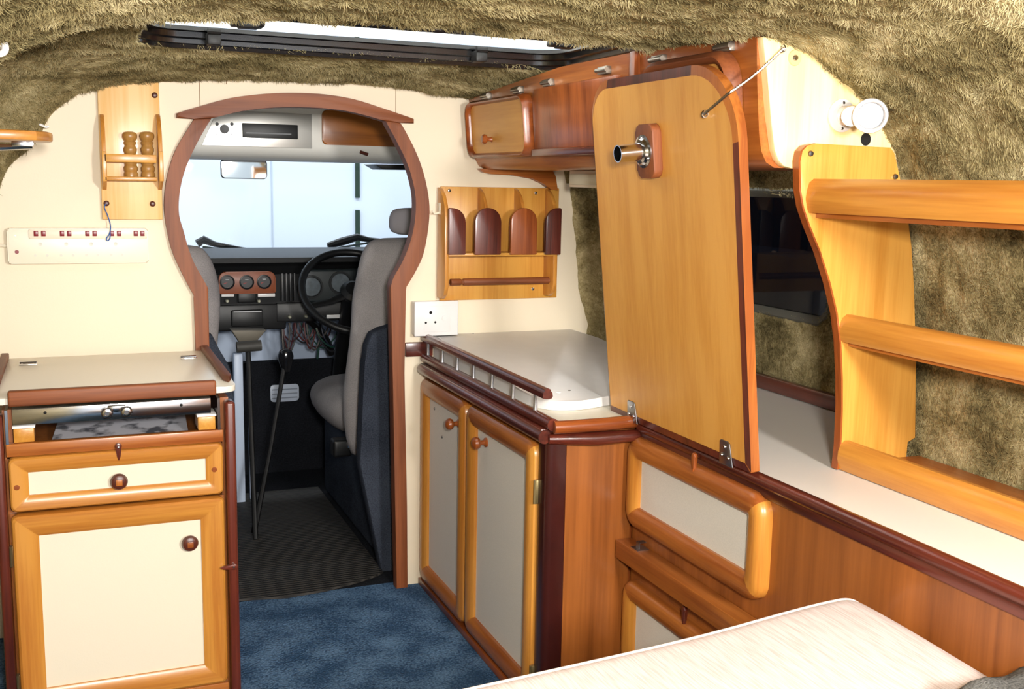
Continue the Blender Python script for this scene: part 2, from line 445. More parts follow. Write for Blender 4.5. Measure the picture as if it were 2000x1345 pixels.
for j in range(60):
    y = -.7+3.36*j/59; row = []
    for i in range(80):
        z = -.01+.98*i/79; x = interp(y, [1.74, 1.78, 2.25, 2.66], [-.275, -.365, -.365, -.16])-interp(z, [.78, .95], [.14, 0])
        row.append(b.bm.verts.new(furry(Vector((x, y, z)), Vector((1, 0, 0)), .8)))
    grid.append(row)
for j in range(59):
    for i in range(79): b.f([grid[j][i], grid[j][i+1], grid[j+1][i+1], grid[j+1][i]])
walll = struct(b.build('wall_left', fur, angle=180), 'olive fur lined wall by the sliding door')

def face_in(o):
    me = o.data; c = Vector((.6, 1.4, .85)); t = 0
    for p in list(me.polygons)[::37]: t += (c-p.center).normalized().dot(p.normal)
    if t < 0: me.flip_normals()
PILE = 1.0
def add_pile(o, per_m2, length, seed, ymin):
    """short combed fur standing on the lining"""
    face_in(o); rn = random.Random(seed); me = o.data; pos = []; n = 0; rad = []
    for p in me.polygons:
        c = p.center
        if c.y < ymin or c.y > 2.625: continue
        if o.name == 'wall_right' and c.z < .60: continue
        k = p.area*per_m2*PILE; k = int(k)+(rn.random() < k-int(k))
        if not k: continue
        V = [me.vertices[i].co for i in p.vertices]; N_ = p.normal
        q = c*5.5; sw = noise.noise_vector(q)*.9+noise.noise_vector(c*17)*.7
        comb = Vector((.25, -.45, -.35))+sw; comb -= N_*comb.dot(N_)
        lenf = .75+.5*noise.noise(c*23)
        for _ in range(k):
            a, b_ = rn.random(), rn.random()
            r = V[0].lerp(V[1], a).lerp(V[3].lerp(V[2], a), b_)
            cl = noise.noise_vector(r*75)*.9; cl -= N_*cl.dot(N_)
            d = (N_*(.34+.25*rn.random())+(comb+cl)*.8+Vector((rn.uniform(-.3, .3), rn.uniform(-.3, .3), rn.uniform(-.3, .3)))).normalized()
            L_ = length*lenf*(.6+.7*rn.random())
            r = r-N_*.001; m1 = r+d*L_*.5; e = m1+(d*.8+comb*.3+cl*.35-N_*.12).normalized()*L_*.5
            pos += [r.x, r.y, r.z, m1.x, m1.y, m1.z, e.x, e.y, e.z]; rad += [.0005, .00044, .00015]; n += 1
    hc = bpy.data.hair_curves.new(o.name+'_pile'); hc.add_curves([3]*n)
    hc.points.foreach_set('position', pos); hc.points.foreach_set('radius', rad)
    hc.materials.append(furhair); po = bpy.data.objects.new('fur_pile', hc); COL.objects.link(po); po.parent = o; po['kind'] = 'stuff'
for o, d_, sd, ym in ((ceil, 95000, 1, .95), (wallr, 80000, 2, .55), (walll, 60000, 3, 1.9)):
    add_pile(o, d_, .0125, sd, ym)

# ------------------------------------------------------------------ bulkhead with keyhole opening
Z4 = lambda x, y: (340+x/2.69, 180+y/2.69)
C1 = lambda x, y: (x/2.857, y/2.857)
C2 = lambda x, y: (x/2.857, 420+y/2.857)
l_in = [C1(1180, 660), C1(1120, 760), C1(1060, 880), C1(1020, 990), C1(1000, 1100), C1(1000, 1200), C2(1025, 90), C2(1050, 180), C2(1085, 270), C2(1130, 350), C2(1163, 410), (409, 691)]
l_out = [C1(1085, 662), C1(1030, 750), C1(975, 850), C1(935, 980), C1(918, 1100), C1(920, 1200), C2(940, 120), C2(965, 210), C2(1000, 290), C2(1045, 380), C2(1090, 460), (383, 691)]
r_in = [Z4(1110, 150), Z4(1160, 240), Z4(1215, 350), Z4(1250, 450), Z4(1270, 560), Z4(1265, 680), Z4(1240, 790), Z4(1200, 890), Z4(1155, 970), Z4(1137, 1030), (768, 760), (772, 988), (775, 1154)]
r_out = [Z4(1190, 160), Z4(1240, 250), Z4(1290, 360), Z4(1325, 480), Z4(1342, 600), Z4(1335, 720), Z4(1310, 850), Z4(1270, 940), Z4(1210, 1040), (790, 729), (795, 988), (797, 1152)]
h_out = [Z4(15, 110), Z4(130, 75), Z4(300, 30), Z4(480, 8), Z4(640, 3), Z4(800, 12), Z4(950, 38), Z4(1100, 85), Z4(1262, 140)]
h_in = [Z4(195, 138), Z4(350, 100), Z4(500, 82), Z4(640, 78), Z4(800, 85), Z4(950, 107), Z4(1112, 152)]
YF = 2.608    # front face of the arch trim
W = lambda pts, y=YF: [at(p[0], p[1], 'y', y) for p in pts]
Lin, Lout, Rin, Rout = W(l_in), W(l_out), W(r_in), W(r_out)
def down(line, z=0.0): return line[:-1]+[Vector((line[-1].x, line[-1].y, line[-1].z)), Vector((line[-1].x, line[-1].y, z))]
Lin = down(Lin); Lout = down(Lout); Rin[-1].z = 0; Rout[-1].z = 0
sm = lambda l, k=3: smooth_line(l[:-3], k)+l[-2:]
Hin, Hout = smooth_line(W(h_in), 4), smooth_line(W(h_out), 4)
dy = Vector((0, 2.645-YF, 0))
hl = [p for p in Hin]
hdr = Hout+[W([Z4(1262, 163)])[0], W([Z4(1190, 160)])[0]]+hl[::-1]+[W([Z4(105, 140)])[0], W([Z4(15, 135)])[0]]
b = MB(); b.prism([p for p in hdr], dy, .004); struct(b.build('trim_1', archw('x')), 'curved wooden header over the keyhole doorway')
def jamb(inn, out, ki, ko, name, label):
    b = MB()
    I = smooth_line(inn[:ki], 4)+inn[ki:]; O = smooth_line(out[:ko], 4)+out[ko:]
    b.prism(I+O[::-1], dy, .004); return struct(b.build(name, archw('z')), label)
jamb(Lin, Lout, 11, 11, 'trim_2', 'curved wooden jamb left of the keyhole doorway')
jamb(Rin, Rout, 10, 9, 'trim_3', 'curved wooden jamb right of the keyhole doorway')
# wall plate: one outline round the opening
mid = lambda a, c: (a+c)/2
def toY(p, y=YB): return Vector((p.x, y, p.z))
Lm = [toY(p) for p in smooth_line([mid(a, c) for a, c in zip(Lin[:-1], Lout[:-1])], 2)]+[toY(Vector((.275, 0, -.02)))]
Rm = [toY(p) for p in smooth_line([mid(a, c) for a, c in zip(Rin[:len(Rout)], Rout)], 2)]
Rm[-1].z = -.02
Rm = [p+Vector((.0, 0, 0)) for p in Rm]
Hm = [toY(p)+Vector((0, 0, .01)) for p in Hin]
out = [(-.55, YB, -.02), (-.55, YB, 1.42), (1.6, YB, 1.42), (1.6, YB, -.02)]
poly = [Vector(p) for p in out]+Rm[::-1]+Hm[::-1]+Lm
b = MB(); b.prism(poly, (0, .02, 0)); wf = struct(b.build('wall_front', cream, smooth=False), 'cream laminate bulkhead between cab and living space')
b = MB()
for px, y0, y1 in ((389, 150, 212), (773, 160, 222)):
    p = at(px, y0, 'y', YB); q = at(px, y1, 'y', YB)
    b.box((p.x-.0008, YB-.0006, q.z), (p.x+.0008, YB+.001, p.z))
for px, py in ((442, 161), (756, 168)):
    p = at(px, py, 'y', YB); b.box((p.x-.001, YB-.001, p.z-.004), (p.x+.001, YB+.001, p.z+.004))
b.build('panel_seam', plain('seam_dark', (150, 120, 90), .8), wf)
# wooden moulding where the galley meets the bulkhead, right of the arch
p = at(790, 668, 'y', YB); q = at(830, 694, 'y', YB)
b = MB(); b.box((p.x, YB-.012, q.z), (.86, YB, p.z), .003); struct(b.build('trim_5', maho('x')), 'short dark rail on the bulkhead beside the worktop')

# ------------------------------------------------------------------ side window
y0, z0, y1, z1, r = WN
XW = 1.50
win = thing('window_1', 'dark side window in the fur wall', 'window', (XW, (y0+y1)/2, z0)); del win['category']; win['kind'] = 'structure'
M = basis((XW-.016, y1+.012, z0-.012), (0, -1, 0), (0, 0, 1))
b = MB(M); b.frame(y1-y0+.024, z1-z0+.024, .022, .045, .03, [(0, -.02), (0, -.008), (.3, -.001), (.7, -.004), (1, -.01), (1, -.03)], 0, 0)
b.build('window_frame', plain('grey_window_rubber', (92, 92, 84), .7), win)
b = MB(); b.box((XW, y0-.01, z0-.01), (XW+.006, y1+.01, z1+.01)); b.build('pane', tintg, win)
b = MB(); b.box((1.466, -.2, .617), (1.482, 2.30, .650), .003); struct(b.build('trim_6', maho('y')), 'dark wooden skirting behind the white counter')
# what stands outside that window: a dim garage wall
b = MB(); b.box((2.6, .2, 0), (2.7, 4.2, 2.4)); struct(b.build('wall_garage_side', plain('dim_wall', (120, 122, 128), .8)))
b = MB(); b.box((2.3, .2, 0), (2.6, 4.2, .84)); struct(b.build('wall_garage_ledge', plain('dim_ledge', (170, 172, 178), .8)))

# ------------------------------------------------------------------ skylight
sx0, sy0, sx1, sy1, r = SK
sky = thing('window_2', 'roof hatch with milky pane and black frame', 'skylight', ((sx0+sx1)/2, (sy0+sy1)/2, 1.335)); del sky['category']; sky['kind'] = 'structure'
M = basis((sx0-.012, sy0-.006, 1.327), (1, 0, 0), (0, 1, 0))
b = MB(M); W_, H_ = sx1-sx0+.024, sy1-sy0+.018
b.frame(W_, H_, .03, .085, .06, [(0, .014), (.05, .004), (.25, 0), (.35, .007), (.5, .009), (.55, .017), (.75, .020), (.82, .030), (1, .032), (1, .040)], 0, 0, n=8)
b.build('hatch_frame', plain('gloss_black', (18, 18, 20), .22, coat=.5), sky)
M = basis((sx0+.0, sy0+.0, 1.371), (1, 0, 0), (0, 1, 0))
b = MB(M); pts = rrect(0, 0, sx1-sx0, sy1-sy0, [.08]*4)
b.prism([(x, y, 0) for x, y in pts], (0, 0, .004)); b.build('pane', skypane(), sky)
for px, yy in ((418, sy1-.01), (938, sy1-.012)):
    p = at(px, 95, 'y', yy-.02)
    b = MB(); b.box((p.x-.013, yy-.032, 1.332), (p.x+.013, yy+.004, 1.356), .004); b.tube([(p.x-.012, yy-.03, 1.357), (p.x+.012, yy-.03, 1.357)], .007, 10)
    b.build('hatch_hinge', blackrub, sky)
for px, py in ((483, 42), (1100, 82)):
    p = at(px, py, 'z', 1.366)
    b = MB(); b.box((p.x-.03, p.y-.02, 1.356), (p.x+.03, p.y+.02, 1.370), .004); b.box((p.x-.018, p.y-.024, 1.352), (p.x+.018, p.y+.006, 1.360), .002)
    b.build('hatch_catch', black, sky)

# ------------------------------------------------------------------ left cabinet with stove lid
YC = 2.15
A = lambda px, py, y=YC: at(px, py, 'y', y)
X0, X1 = -.135, .262
cab = thing('cabinet', 'low cabinet with honey oak drawer and door, left of the doorway', 'cabinet', ((X0+X1)/2, 2.38, 0))
cr_ = cherry('x')
b = MB()
b.box((X0, YC+.012, .0), (X1, YC+.03, .438)); b.box((X0-.004, 2.19, 0), (X1+.006, 2.60, .02))
b.box((X0-.005, 2.17, 0), (X0+.012, 2.60, .64)); b.box((X1-.002, 2.17, 0), (X1+.014, 2.60, .64))
b.box((X0, 2.585, 0), (X1, 2.60, .64)); b.box((X0, 2.17, .545), (X1, 2.585, .555))
b.build('body', cherry('z'), cab)
b = MB(); b.box((X0, YC-.002, .553), (X1, YC+.016, .578), .002); b.build('upper_rail', oakd('x'), cab)
b = MB(); b.box((X0, YC-.002, .0), (X1, YC+.016, .036), .002); b.build('bottom_rail', oakd('x'), cab)
for xa, xb_ in ((X0-.022, X0-.003), (X1+.004, X1+.024)):
    b = MB(); b.box((xa, YC-.012, 0), (xb_, YC+.03, .636), .006, 3); b.build('corner_post', maho('z'), cab)
def knob_round(name, parent, p, N, r=.015, mat=None):
    b = MB(); b.lathe([(0, .0), (r*.55, 0), (r*.5, .006), (r*.95, .009), (r, .013), (r*.85, .019), (r*.5, .022), (0, .022)], p, N, 20)
    o = b.build(name, mat or maho('x'), parent); return o
dr = MB(basis((X0+.002, YC+.012, .445), (1, 0, 0), (0, 0, 1)))
dr.frame(.394, .107, .034, .012, .001, [(a, -0+z) for a, z in [(0, -.0)]+[(t, .020*h) for t, h in FLAT[1:]]], 0, 1, bw2=.031)
drawer = dr.build('drawer', [oak('x'), oak('z')], cab, angle=25)
b = MB(); b.box((X0+.03, YC+.004, .474), (X1-.03, YC+.010, .524)); b.build('drawer_panel', creamp, drawer)
p = A(232, 937, YC+.004)
kn = knob_round('knob', drawer, (p.x, YC+.004, p.z), (0, -1, 0), .0165, brown)
b = MB(); b.box((p.x-.006, YC-.0195, p.z-.006), (p.x+.006, YC-.0165, p.z+.006), .001); b.build('knob_inlay', oakd('z'), drawer)
for px, py in ((33, 950), (418, 915)):
    q = A(px, py); b = MB(); b.lathe([(0, 0), (.0055, 0), (.005, .0012), (0, .0014)], (q.x, YC-.0075, q.z), (0, -1, 0), 14); b.build('dowel_plug', redwood('x'), drawer)
dr = MB(basis((X0+.002, YC+.012, .038), (1, 0, 0), (0, 0, 1)))
dr.frame(.394, .401, .047, .012, .001, [(0, 0)]+[(t, .020*h) for t, h in FLAT[1:]], 0, 1, bw2=.044)
door = dr.build('door', [oak('x'), oak('z')], cab, angle=25)
b = MB(); b.box((X0+.04, YC+.004, .07), (X1-.04, YC+.010, .405)); b.build('door_panel', creamp, door)
p = A(370, 1057, YC+.004)
knob_round('knob', door, (p.x, YC+.004, p.z), (0, -1, 0), .0165, brown)
b = MB(); b.box((p.x-.006, YC-.0195, p.z-.006), (p.x+.006, YC-.0165, p.z+.006), .001); b.build('knob_inlay', oakd('z'), door)
for zc in (.36, .10):
    b = MB(); b.box((X0-.006, YC-.006, zc-.02), (X0+.003, YC+.004, zc+.02), .001); b.tube([(X0-.001, YC-.007, zc-.02), (X0-.001, YC-.007, zc+.02)], .003, 8); b.build('hinge', plain('old_brass', (120, 104, 74), .4, metal=.8), door)
def turnbutton(parent, p, U, V, mat):
    """teardrop catch; U across, V from the screw to the tip"""
    M = basis(p, U, V); b = MB(M)
    pts = [(-.005, .004), (-.0065, -.002), (-.004, -.007), (0, -.0085), (.004, -.007), (.0065, -.002), (.005, .004), (.0035, .018), (.0015, .026), (-.0015, .026), (-.0035, .018)]
    b.prism([(x, y, 0) for x, y in pts], (0, 0, .007), .0015)
    o = b.build('catch', mat, parent)
    b = MB(M); b.lathe([(0, .007), (.0025, .007), (.002, .0085), (0, .009)], (0, 0, 0), (0, 0, 1), 10); b.build('screw', steel, parent)
    return o
p = A(231, 872, YC-.002); turnbutton(cab, (p.x, YC-.002, p.z), (-1, 0, 0), (0, 0, -1), maho('z'))
p = A(456, 1105, YC-.012); turnbutton(cab, (p.x, YC-.012, p.z), (0, 0, 1), (-1, 0, 0), maho('x'))
# stove front seen under the lid
stv = thing('stove', 'chrome stove front with two gas taps under the flap lid', 'stove', (.06, 2.3, .556))
b = MB(); b.box((X0+.013, YC+.004, .612), (X1-.022, YC+.012, .643), .001); b.box((X0+.013, YC+.012, .638), (X1-.022, 2.45, .643)); b.build('front_bar', chrome, stv)
for xa in (X0+.001, X1-.010):
    b = MB(); b.box((xa, YC-.002, .578), (xa+.005, YC+.25, .643)); b.build('side_plate', chrome, stv)
b = MB()
p1, p2 = A(209, 806, YC-.012), A(247, 803, YC-.012)
b.tube([p1+Vector((.004, .012, .006)), (p1+p2)/2+Vector((0, .012, .002)), p2+Vector((-.004, .012, .006))], .005, 8)
b.box(((p1.x+p2.x)/2-.016, YC-.008, p1.z+.0), ((p1.x+p2.x)/2+.016, YC+.004, p1.z+.012), .002)
b.build('tap_bracket', chrome, stv)
for p in (p1, p2):
    b = MB(); b.lathe([(0, -.006), (.006, -.006), (.010, -.002), (.011, .004), (.0085, .009), (.005, .010), (.004, .006), (0, .006)], p, (0, -1, 0), 18); b.build('tap_knob', chrome, stv)
for px, py in ((88, 806), (354, 791)):
    p = A(px, py, YC+.003); b = MB(); b.lathe([(0, .0), (.003, .0), (0, .0005)], (p.x, YC+.0038, p.z), (0, -1, 0), 12); b.build('screw_hole', darkhole, stv)
for xa, xb_, top in ((X0+.014, X0+.050, .606), (X1-.048, X1-.014, .606)):
    b = MB(); b.box((xa, YC+.002, .579), (xb_, YC+.06, top), .002); b.build('wooden_block', bright_oak('y'), stv)
    b = MB(); b.box((xa-.002, YC+.001, top), (xb_+.002, YC+.06, top+.005), .001); b.build('foam_pad', whitep, stv)
m_, nt, bb = newmat('printed_sheet'); MC['printed_sheet'] = m_
tc = nt.nodes.new('ShaderNodeTexCoord'); n1 = nt.nodes.new('ShaderNodeTexNoise'); n1.inputs['Scale'].default_value = 22; n1.inputs['Detail'].default_value = 5
nt.links.new(tc.outputs['Object'], n1.inputs['Vector']); crr = nt.nodes.new('ShaderNodeValToRGB'); e = crr.color_ramp.elements
e[0].position = .36; e[0].color = rgb((90, 92, 100)); e[1].position = .48; e[1].color = rgb((206, 206, 214)); nt.links.new(n1.outputs[0], crr.inputs[0]); nt.links.new(crr.outputs[0], bb.inputs[0])
b = MB(); b.prism([(-.06, 2.20, .5575), (.20, 2.19, .5575), (.21, 2.42, .575), (-.04, 2.44, .575)], (0, 0, .0015)); tag(b.build('paper_sheet', m_), 'grey printed sheet lying in the slot under the stove bar', 'paper')
# flap lid
ZL = .668
lid = thing('flap_lid', 'cream hinged stove lid with wooden lipping on the low left cabinet', 'lid', (.06, 2.38, .645))
b = MB(); pts = rrect(-.165, 2.137, .290, 2.607, [.02, .028, .002, .002])
b.prism([(x, y, ZL-.012) for x, y in pts], (0, 0, .012), .001); b.build('top_board', [plain('lid_laminate', (240, 232, 216), .32, coat=.1)], lid)
p = A(16, 793, 2.13); q = A(422, 770, 2.13)
b = MB(); b.box((p.x, 2.120, .6545), (q.x, 2.138, .684), .004, 3); b.build('front_lip', archw('x'), lid)
b = MB(); b.prism([(.270, 2.600, ZL), (.287, 2.600, ZL), (.287, 2.20, ZL), (.279, 2.175, ZL), (.270, 2.20, ZL)], (0, 0, .014), .003); b.build('side_lip', archw('y'), lid)
b = MB(); b.prism([(-.162, 2.600, ZL), (-.146, 2.600, ZL), (-.146, 2.20, ZL), (-.154, 2.175, ZL), (-.162, 2.20, ZL)], (0, 0, .014), .003); b.build('side_lip', archw('y'), lid)
for px, py in ((55, 711), (368, 699)):
    p = at(px, py, 'z', ZL); b = MB()
    b.box((p.x-.018, p.y-.014, ZL), (p.x+.018, p.y+.016, ZL+.002), .0008); b.tube([(p.x-.017, p.y+.004, ZL+.003), (p.x+.017, p.y+.004, ZL+.003)], .003, 8)
    for sx in (-.012, .012): b.lathe([(0, .002), (.003, .002), (0, .004)], (p.x+sx, p.y-.008, ZL), (0, 0, 1), 8)
    b.build('hinge', chrome, lid)

# ------------------------------------------------------------------ power strip
B = lambda px, py, y=YB: at(px, py, 'y', y)
p, q = B(12, 446, 2.60), B(291, 513, 2.60)
ps = thing('power_strip', 'long cream multi-way power strip with red switches on the bulkhead', 'power strip', ((p.x+q.x)/2, YB, q.z))
M = basis((p.x, 2.628, q.z), (1, 0, 0), (0, 0, 1)); Wd, Hd = q.x-p.x, p.z-q.z
b = MB(M); b.prism([(x, y, 0) for x, y in rrect(0, 0, Wd, Hd, [.006]*4)], (0, 0, .022), .003); b.build('casing', creamplastic, ps)
b = MB(M); b.prism([(x, y, 0) for x, y in rrect(Wd*.15, Hd*.70, Wd*.995, Hd*.985, [.004]*4)], (0, 0, .026), .0015); b.build('switch_ridge', creamplastic, ps)
s_ = Wd/795.0
for xa in (147, 188, 291, 331, 433, 474, 573, 614, 711, 750):
    b = MB(M); b.box((xa*s_, Hd*.78, .0255), ((xa+25)*s_, Hd*.93, .0285), .0008); b.build('switch', redm, ps)
sl = plain('socket_shutter', (206, 204, 190), .4)
for xa in (180, 324, 465, 605):
    b = MB(M); b.lathe([(0, .0215), (.0042, .0215), (.0042, .0232), (.003, .0232), (0, .0226)], (xa*s_, Hd*.555, 0), (0, 0, 1), 14); b.build('earth_socket', sl, ps)
for xa in (150, 216, 293, 360, 435, 500, 577, 640):
    b = MB(M); b.lathe([(0, .0215), (.003, .0215), (.003, .0226), (0, .0226)], (xa*s_, Hd*.235, 0), (0, 0, 1), 12); b.build('pin_socket', sl, ps)
b = MB(M); b.lathe([(0, .0215), (.0045, .0215), (.004, .024), (0, .024)], (50*s_, Hd*.34, 0), (0, 0, 1), 12); b.build('indicator', redm, ps)
b = MB(M); b.lathe([(0, .0215), (.002, .0215), (.0018, .0225), (0, .0225)], (47*s_, Hd*.80, 0), (0, 0, 1), 10); b.build('screw', steel, ps)
b = MB(); b.tube([(p.x-.06, YB-.006, (p.z+q.z)/2+.004), (p.x+.002, YB-.010, (p.z+q.z)/2)], .0035, 8); b.build('cable', creamplastic, ps)

# ------------------------------------------------------------------ spice rack and mills
R_ = lambda x, y: (170+x/4.076, 150+y/4.076)
tl = B(190, 183, 2.615); br_ = B(318.5, 429, 2.615)
sr = thing('spice_rack', 'tall pine board with small railed rack, left of the doorway', 'rack', ((tl.x+br_.x)/2, YB, br_.z))
b = MB(); b.box((tl.x, 2.613, br_.z), (br_.x, YB-.0005, 1.30), .003); b.build('backboard', [pine('z')], sr)
def yrow(px, py, y): return B(px, py, y)
for px in (199, 309.5):
    t = B(px, 222, 2.59); u = B(px, 371, 2.59); x = t.x
    b = MB(); top, bot = t.z, u.z; mid_t = B(px, 295, 2.56).z; mid_b = B(px, 354, 2.56).z
    b.prism([(x-.0045, 2.613, top), (x-.0045, 2.600, top-.004), (x-.0045, 2.585, top-.02), (x-.0045, 2.572, (top+mid_t)/2), (x-.0045, 2.563, mid_t), (x-.0045, 2.563, mid_b), (x-.0045, 2.585, mid_b-.008), (x-.0045, 2.606, bot+.004), (x-.0045, 2.613, bot)], (.009, 0, 0), .001)
    b.build('side_bracket', oak('z'), sr)
    b = MB(); b.box((x-.005, 2.556, mid_b), (x+.005, 2.564, mid_t), .0015); b.build('front_stile', bright_oak('z'), sr)
xl, xr_ = B(203, 300, 2.56).x, B(305, 300, 2.56).x
za, zb = B(250, 301, 2.558).z, B(250, 317, 2.558).z
b = MB(); b.box((xl, 2.556, zb), (xr_, 2.563, za), .0015); b.build('front_rail', bright_oak('x'), sr)
zc, zd = B(250, 345, 2.558).z, B(250, 353, 2.558).z
b = MB(); b.box((xl, 2.556, zd), (xr_, 2.613, zc), .0015); b.build('bottom_shelf', bright_oak('x'), sr)
for px, py in ((302, 186), (208, 397), (298, 398)):
    p = B(px, py, 2.611); b = MB(); b.lathe([(0, .0), (.0065, 0), (.0065, .004), (.004, .007), (0, .008)], (p.x, 2.613, p.z), (0, -1, 0), 14); b.build('screw_cap', brown, sr)
def mill(px, label):
    x = B(px, 300, 2.588).x; z = zc; h = B(px, 257, 2.588).z-zc
    prof = [(0, 0), (.0150, 0), (.0155, .06), (.0135, .11), (.0150, .14), (.0155, .20), (.0125, .26), (.0135, .29), (.0150, .34), (.0150, .42), (.0125, .47), (.0115, .5), (.0130, .53), (.0145, .58), (.0145, .63), (.0120, .67), (.0115, .70), (.0135, .74), (.0140, .76), (.0115, .79), (.0145, .83), (.0163, .88), (.0160, .94), (.0130, .98), (.006, 1.0), (0, 1.0)]
    b = MB(); b.lathe([(r, t*h) for r, t in prof], (x, 2.588, z+.0003), (0, 0, 1), 24)
    o = b.build('pepper_mill', wood('turned_wood', (176, 130, 66), (146, 100, 44), 'z', rough=.4)); tag(o, label, 'pepper mill', 'turned wooden mills in the spice rack')
mill(254.5, 'turned wooden mill standing in the rack, the one away from the doorway'); mill(288, 'turned wooden mill standing in the rack, the one nearer the doorway')
pts = [B(207, 398, 2.603), B(204, 405, 2.604), B(210, 420, 2.607), B(215, 436, 2.605), B(216, 447, 2.598), B(213, 458, 2.598), B(208, 466, 2.598), B(211, 470, 2.598), B(215, 464, 2.598), B(215, 452, 2.598)]
b = MB(); b.tube(smooth_line(pts, 5), .0013, 6); tag(b.build('blue_string', plain('blue_string', (60, 96, 160), .8)), 'thin blue string hanging from the spice rack screw', 'string')

# ------------------------------------------------------------------ small shelf and hook at far left
b = MB()
p0 = at(104, 275, 'y', 2.25)
pts = [(-.33, 2.10), (-.10, 2.10), (-.055, 2.12), (p0.x-.006, 2.16), (p0.x, 2.21), (p0.x-.004, 2.26), (-.05, 2.30), (-.33, 2.30)]
b.prism([(x, y, 1.140) for x, y in pts], (0, 0, .018), .004); sh = tag(b.build('corner_shelf', [oak('x')]), 'small rounded wooden corner shelf below the fur ceiling', 'shelf')
b = MB(); b.tube([(-.16, 2.2, 1.139), (-.12, 2.2, 1.128), (-.065, 2.2, 1.132)], .006, 8); b.box((-.10, 2.185, 1.131), (-.062, 2.215, 1.1405), .001); b.build('bracket', chrome, sh)
p = B(85, 245, 2.615)
b = MB(); b.tube([(p.x-.02, 2.631, p.z+.004), (p.x-.006, 2.60, p.z+.001), (p.x+.006, 2.60, p.z-.004), (p.x+.011, 2.60, p.z-.002)], .0028, 8); tag(b.build('white_hook', whitep), 'tiny white hook at the upper edge of the bulkhead', 'hook')

# ------------------------------------------------------------------ utensil rack on the right of the arch
YR = 2.55
ur = thing('utensil_rack', 'wooden utensil rack with mahogany tongues and towel rod on the bulkhead', 'rack', (1.04, YB, .78))
tlr = B(866, 364, YB-.01); brr = B(1088, 581, YB-.01)
xa, xb_ = B(858, 470, YB).x, B(1090, 470, YB-.01).x
b = MB(); b.box((xa, YB-.010, brr.z), (xb_, YB-.0005, tlr.z), .002); b.build('backboard', [bright_oak('z')], ur)
xL = B(877, 470, YR).x; xRt = B(1092, 470, YR).x
zt = B(875, 366, YB-.01).z; zbm = B(875, 583, YR+.03).z; zsh = B(980, 494, YR).z
def side(x, t=.010, bottom=None, name='side_panel'):
    bo = bottom if bottom is not None else zbm
    pts = [(YB-.010, bo+ (.0 if bottom is not None else .002))]
    if bottom is None: pts = [(YB-.010, bo), (YR+.035, bo), (YR+.015, bo+.012), (YR+.005, bo+.035)]
    else: pts = [(YB-.010, bo), (YR+.007, bo)]
    pts += [(YR+.007, zsh+.01), (YR+.007, zt-.075), (YR+.015, zt-.045), (YR+.032, zt-.02), (YR+.055, zt-.004), (YB-.010, zt)]
    b = MB(); b.prism([(x, y, z) for y, z in pts], (t, 0, 0), .001); b.build(name, [oak('z')], ur)
side(xL-.008); side(xRt-.012)
xs3 = [B(928+25, 470, YR).x, B(1000+25, 470, YR).x]
for x in xs3: side(x-.004, .008, zsh, 'divider')
b = MB(); b.box((xL, YR+.003, zsh-.008), (xRt-.004, YB-.010, zsh), .001); b.build('shelf', [bright_oak('x')], ur)
def tongue(pa, pb, half_=None):
    x0 = B(pa, 450, YR).x; x1 = B(pb, 450, YR).x; z0 = B((pa+pb)/2, 497, YR-.004).z; z1 = B((pa+pb)/2, 406, YR-.004).z
    r = (x1-x0)*(.48 if half_ is None else .8)
    rs = [.002, .002, r if half_ != 'L' else .0, r if half_ != 'R' else .0]
    rs = {None: [.002, .002, r, r], 'first': [.002, .002, r, .003], 'last': [.002, .002, .003, r]}[half_]
    M = basis((0, YR+.003, 0), (1, 0, 0), (0, 0, 1)); b = MB(M)
    b.prism([(x, z, 0) for x, z in rrect(x0, z0, x1, z1, rs, 8)], (0, 0, .010), .002, 3); b.build('tongue', maho('z') if pa < 990 and pa > 880 else redwood('z') if pa > 990 and pa < 1050 else maho('z'), ur)
for t in ((875, 908, 'first'), (926, 977, None), (996, 1047, None), (1064, 1094, 'last')): tongue(*t)
ra, rb = B(880, 551, YR+.035), B(1080, 541, YR+.035)
b = MB(); xs = [0, .09, .10, .105, .115, .12, .13, .93, .94, .95, 1]; rr = [.009, .009, .007, .0065, .007, .009, .0095, .0095, .009, .0095, .009]
b.tube([Vector((ra.x+(rb.x-ra.x)*t, YR+.035, ra.z)) for t in xs], rr, 14); b.build('towel_rod', archw('x'), ur)
for px, py in ((1047, 377), (1041, 564), (878, 372)):
    p = B(px, py, YB-.012); b = MB(); b.lathe([(0, 0), (.005, 0), (.004, .002), (0, .003)], (p.x, YB-.010, p.z), (0, -1, 0), 12); b.build('screw', chrome, ur)
p = at(858, 408, 'x', xL-.009)
b = MB(); b.box((xL-.0105, p.y-.006, p.z-.014), (xL-.0075, p.y+.006, p.z+.016), .001); b.tube([(xL-.010, p.y, p.z-.010), (xL-.022, p.y, p.z-.012), (xL-.027, p.y, p.z-.004)], .0028, 8); tag(b.build('adhesive_hook', creamplastic), 'small cream plastic hook stuck on the utensil rack side', 'hook')

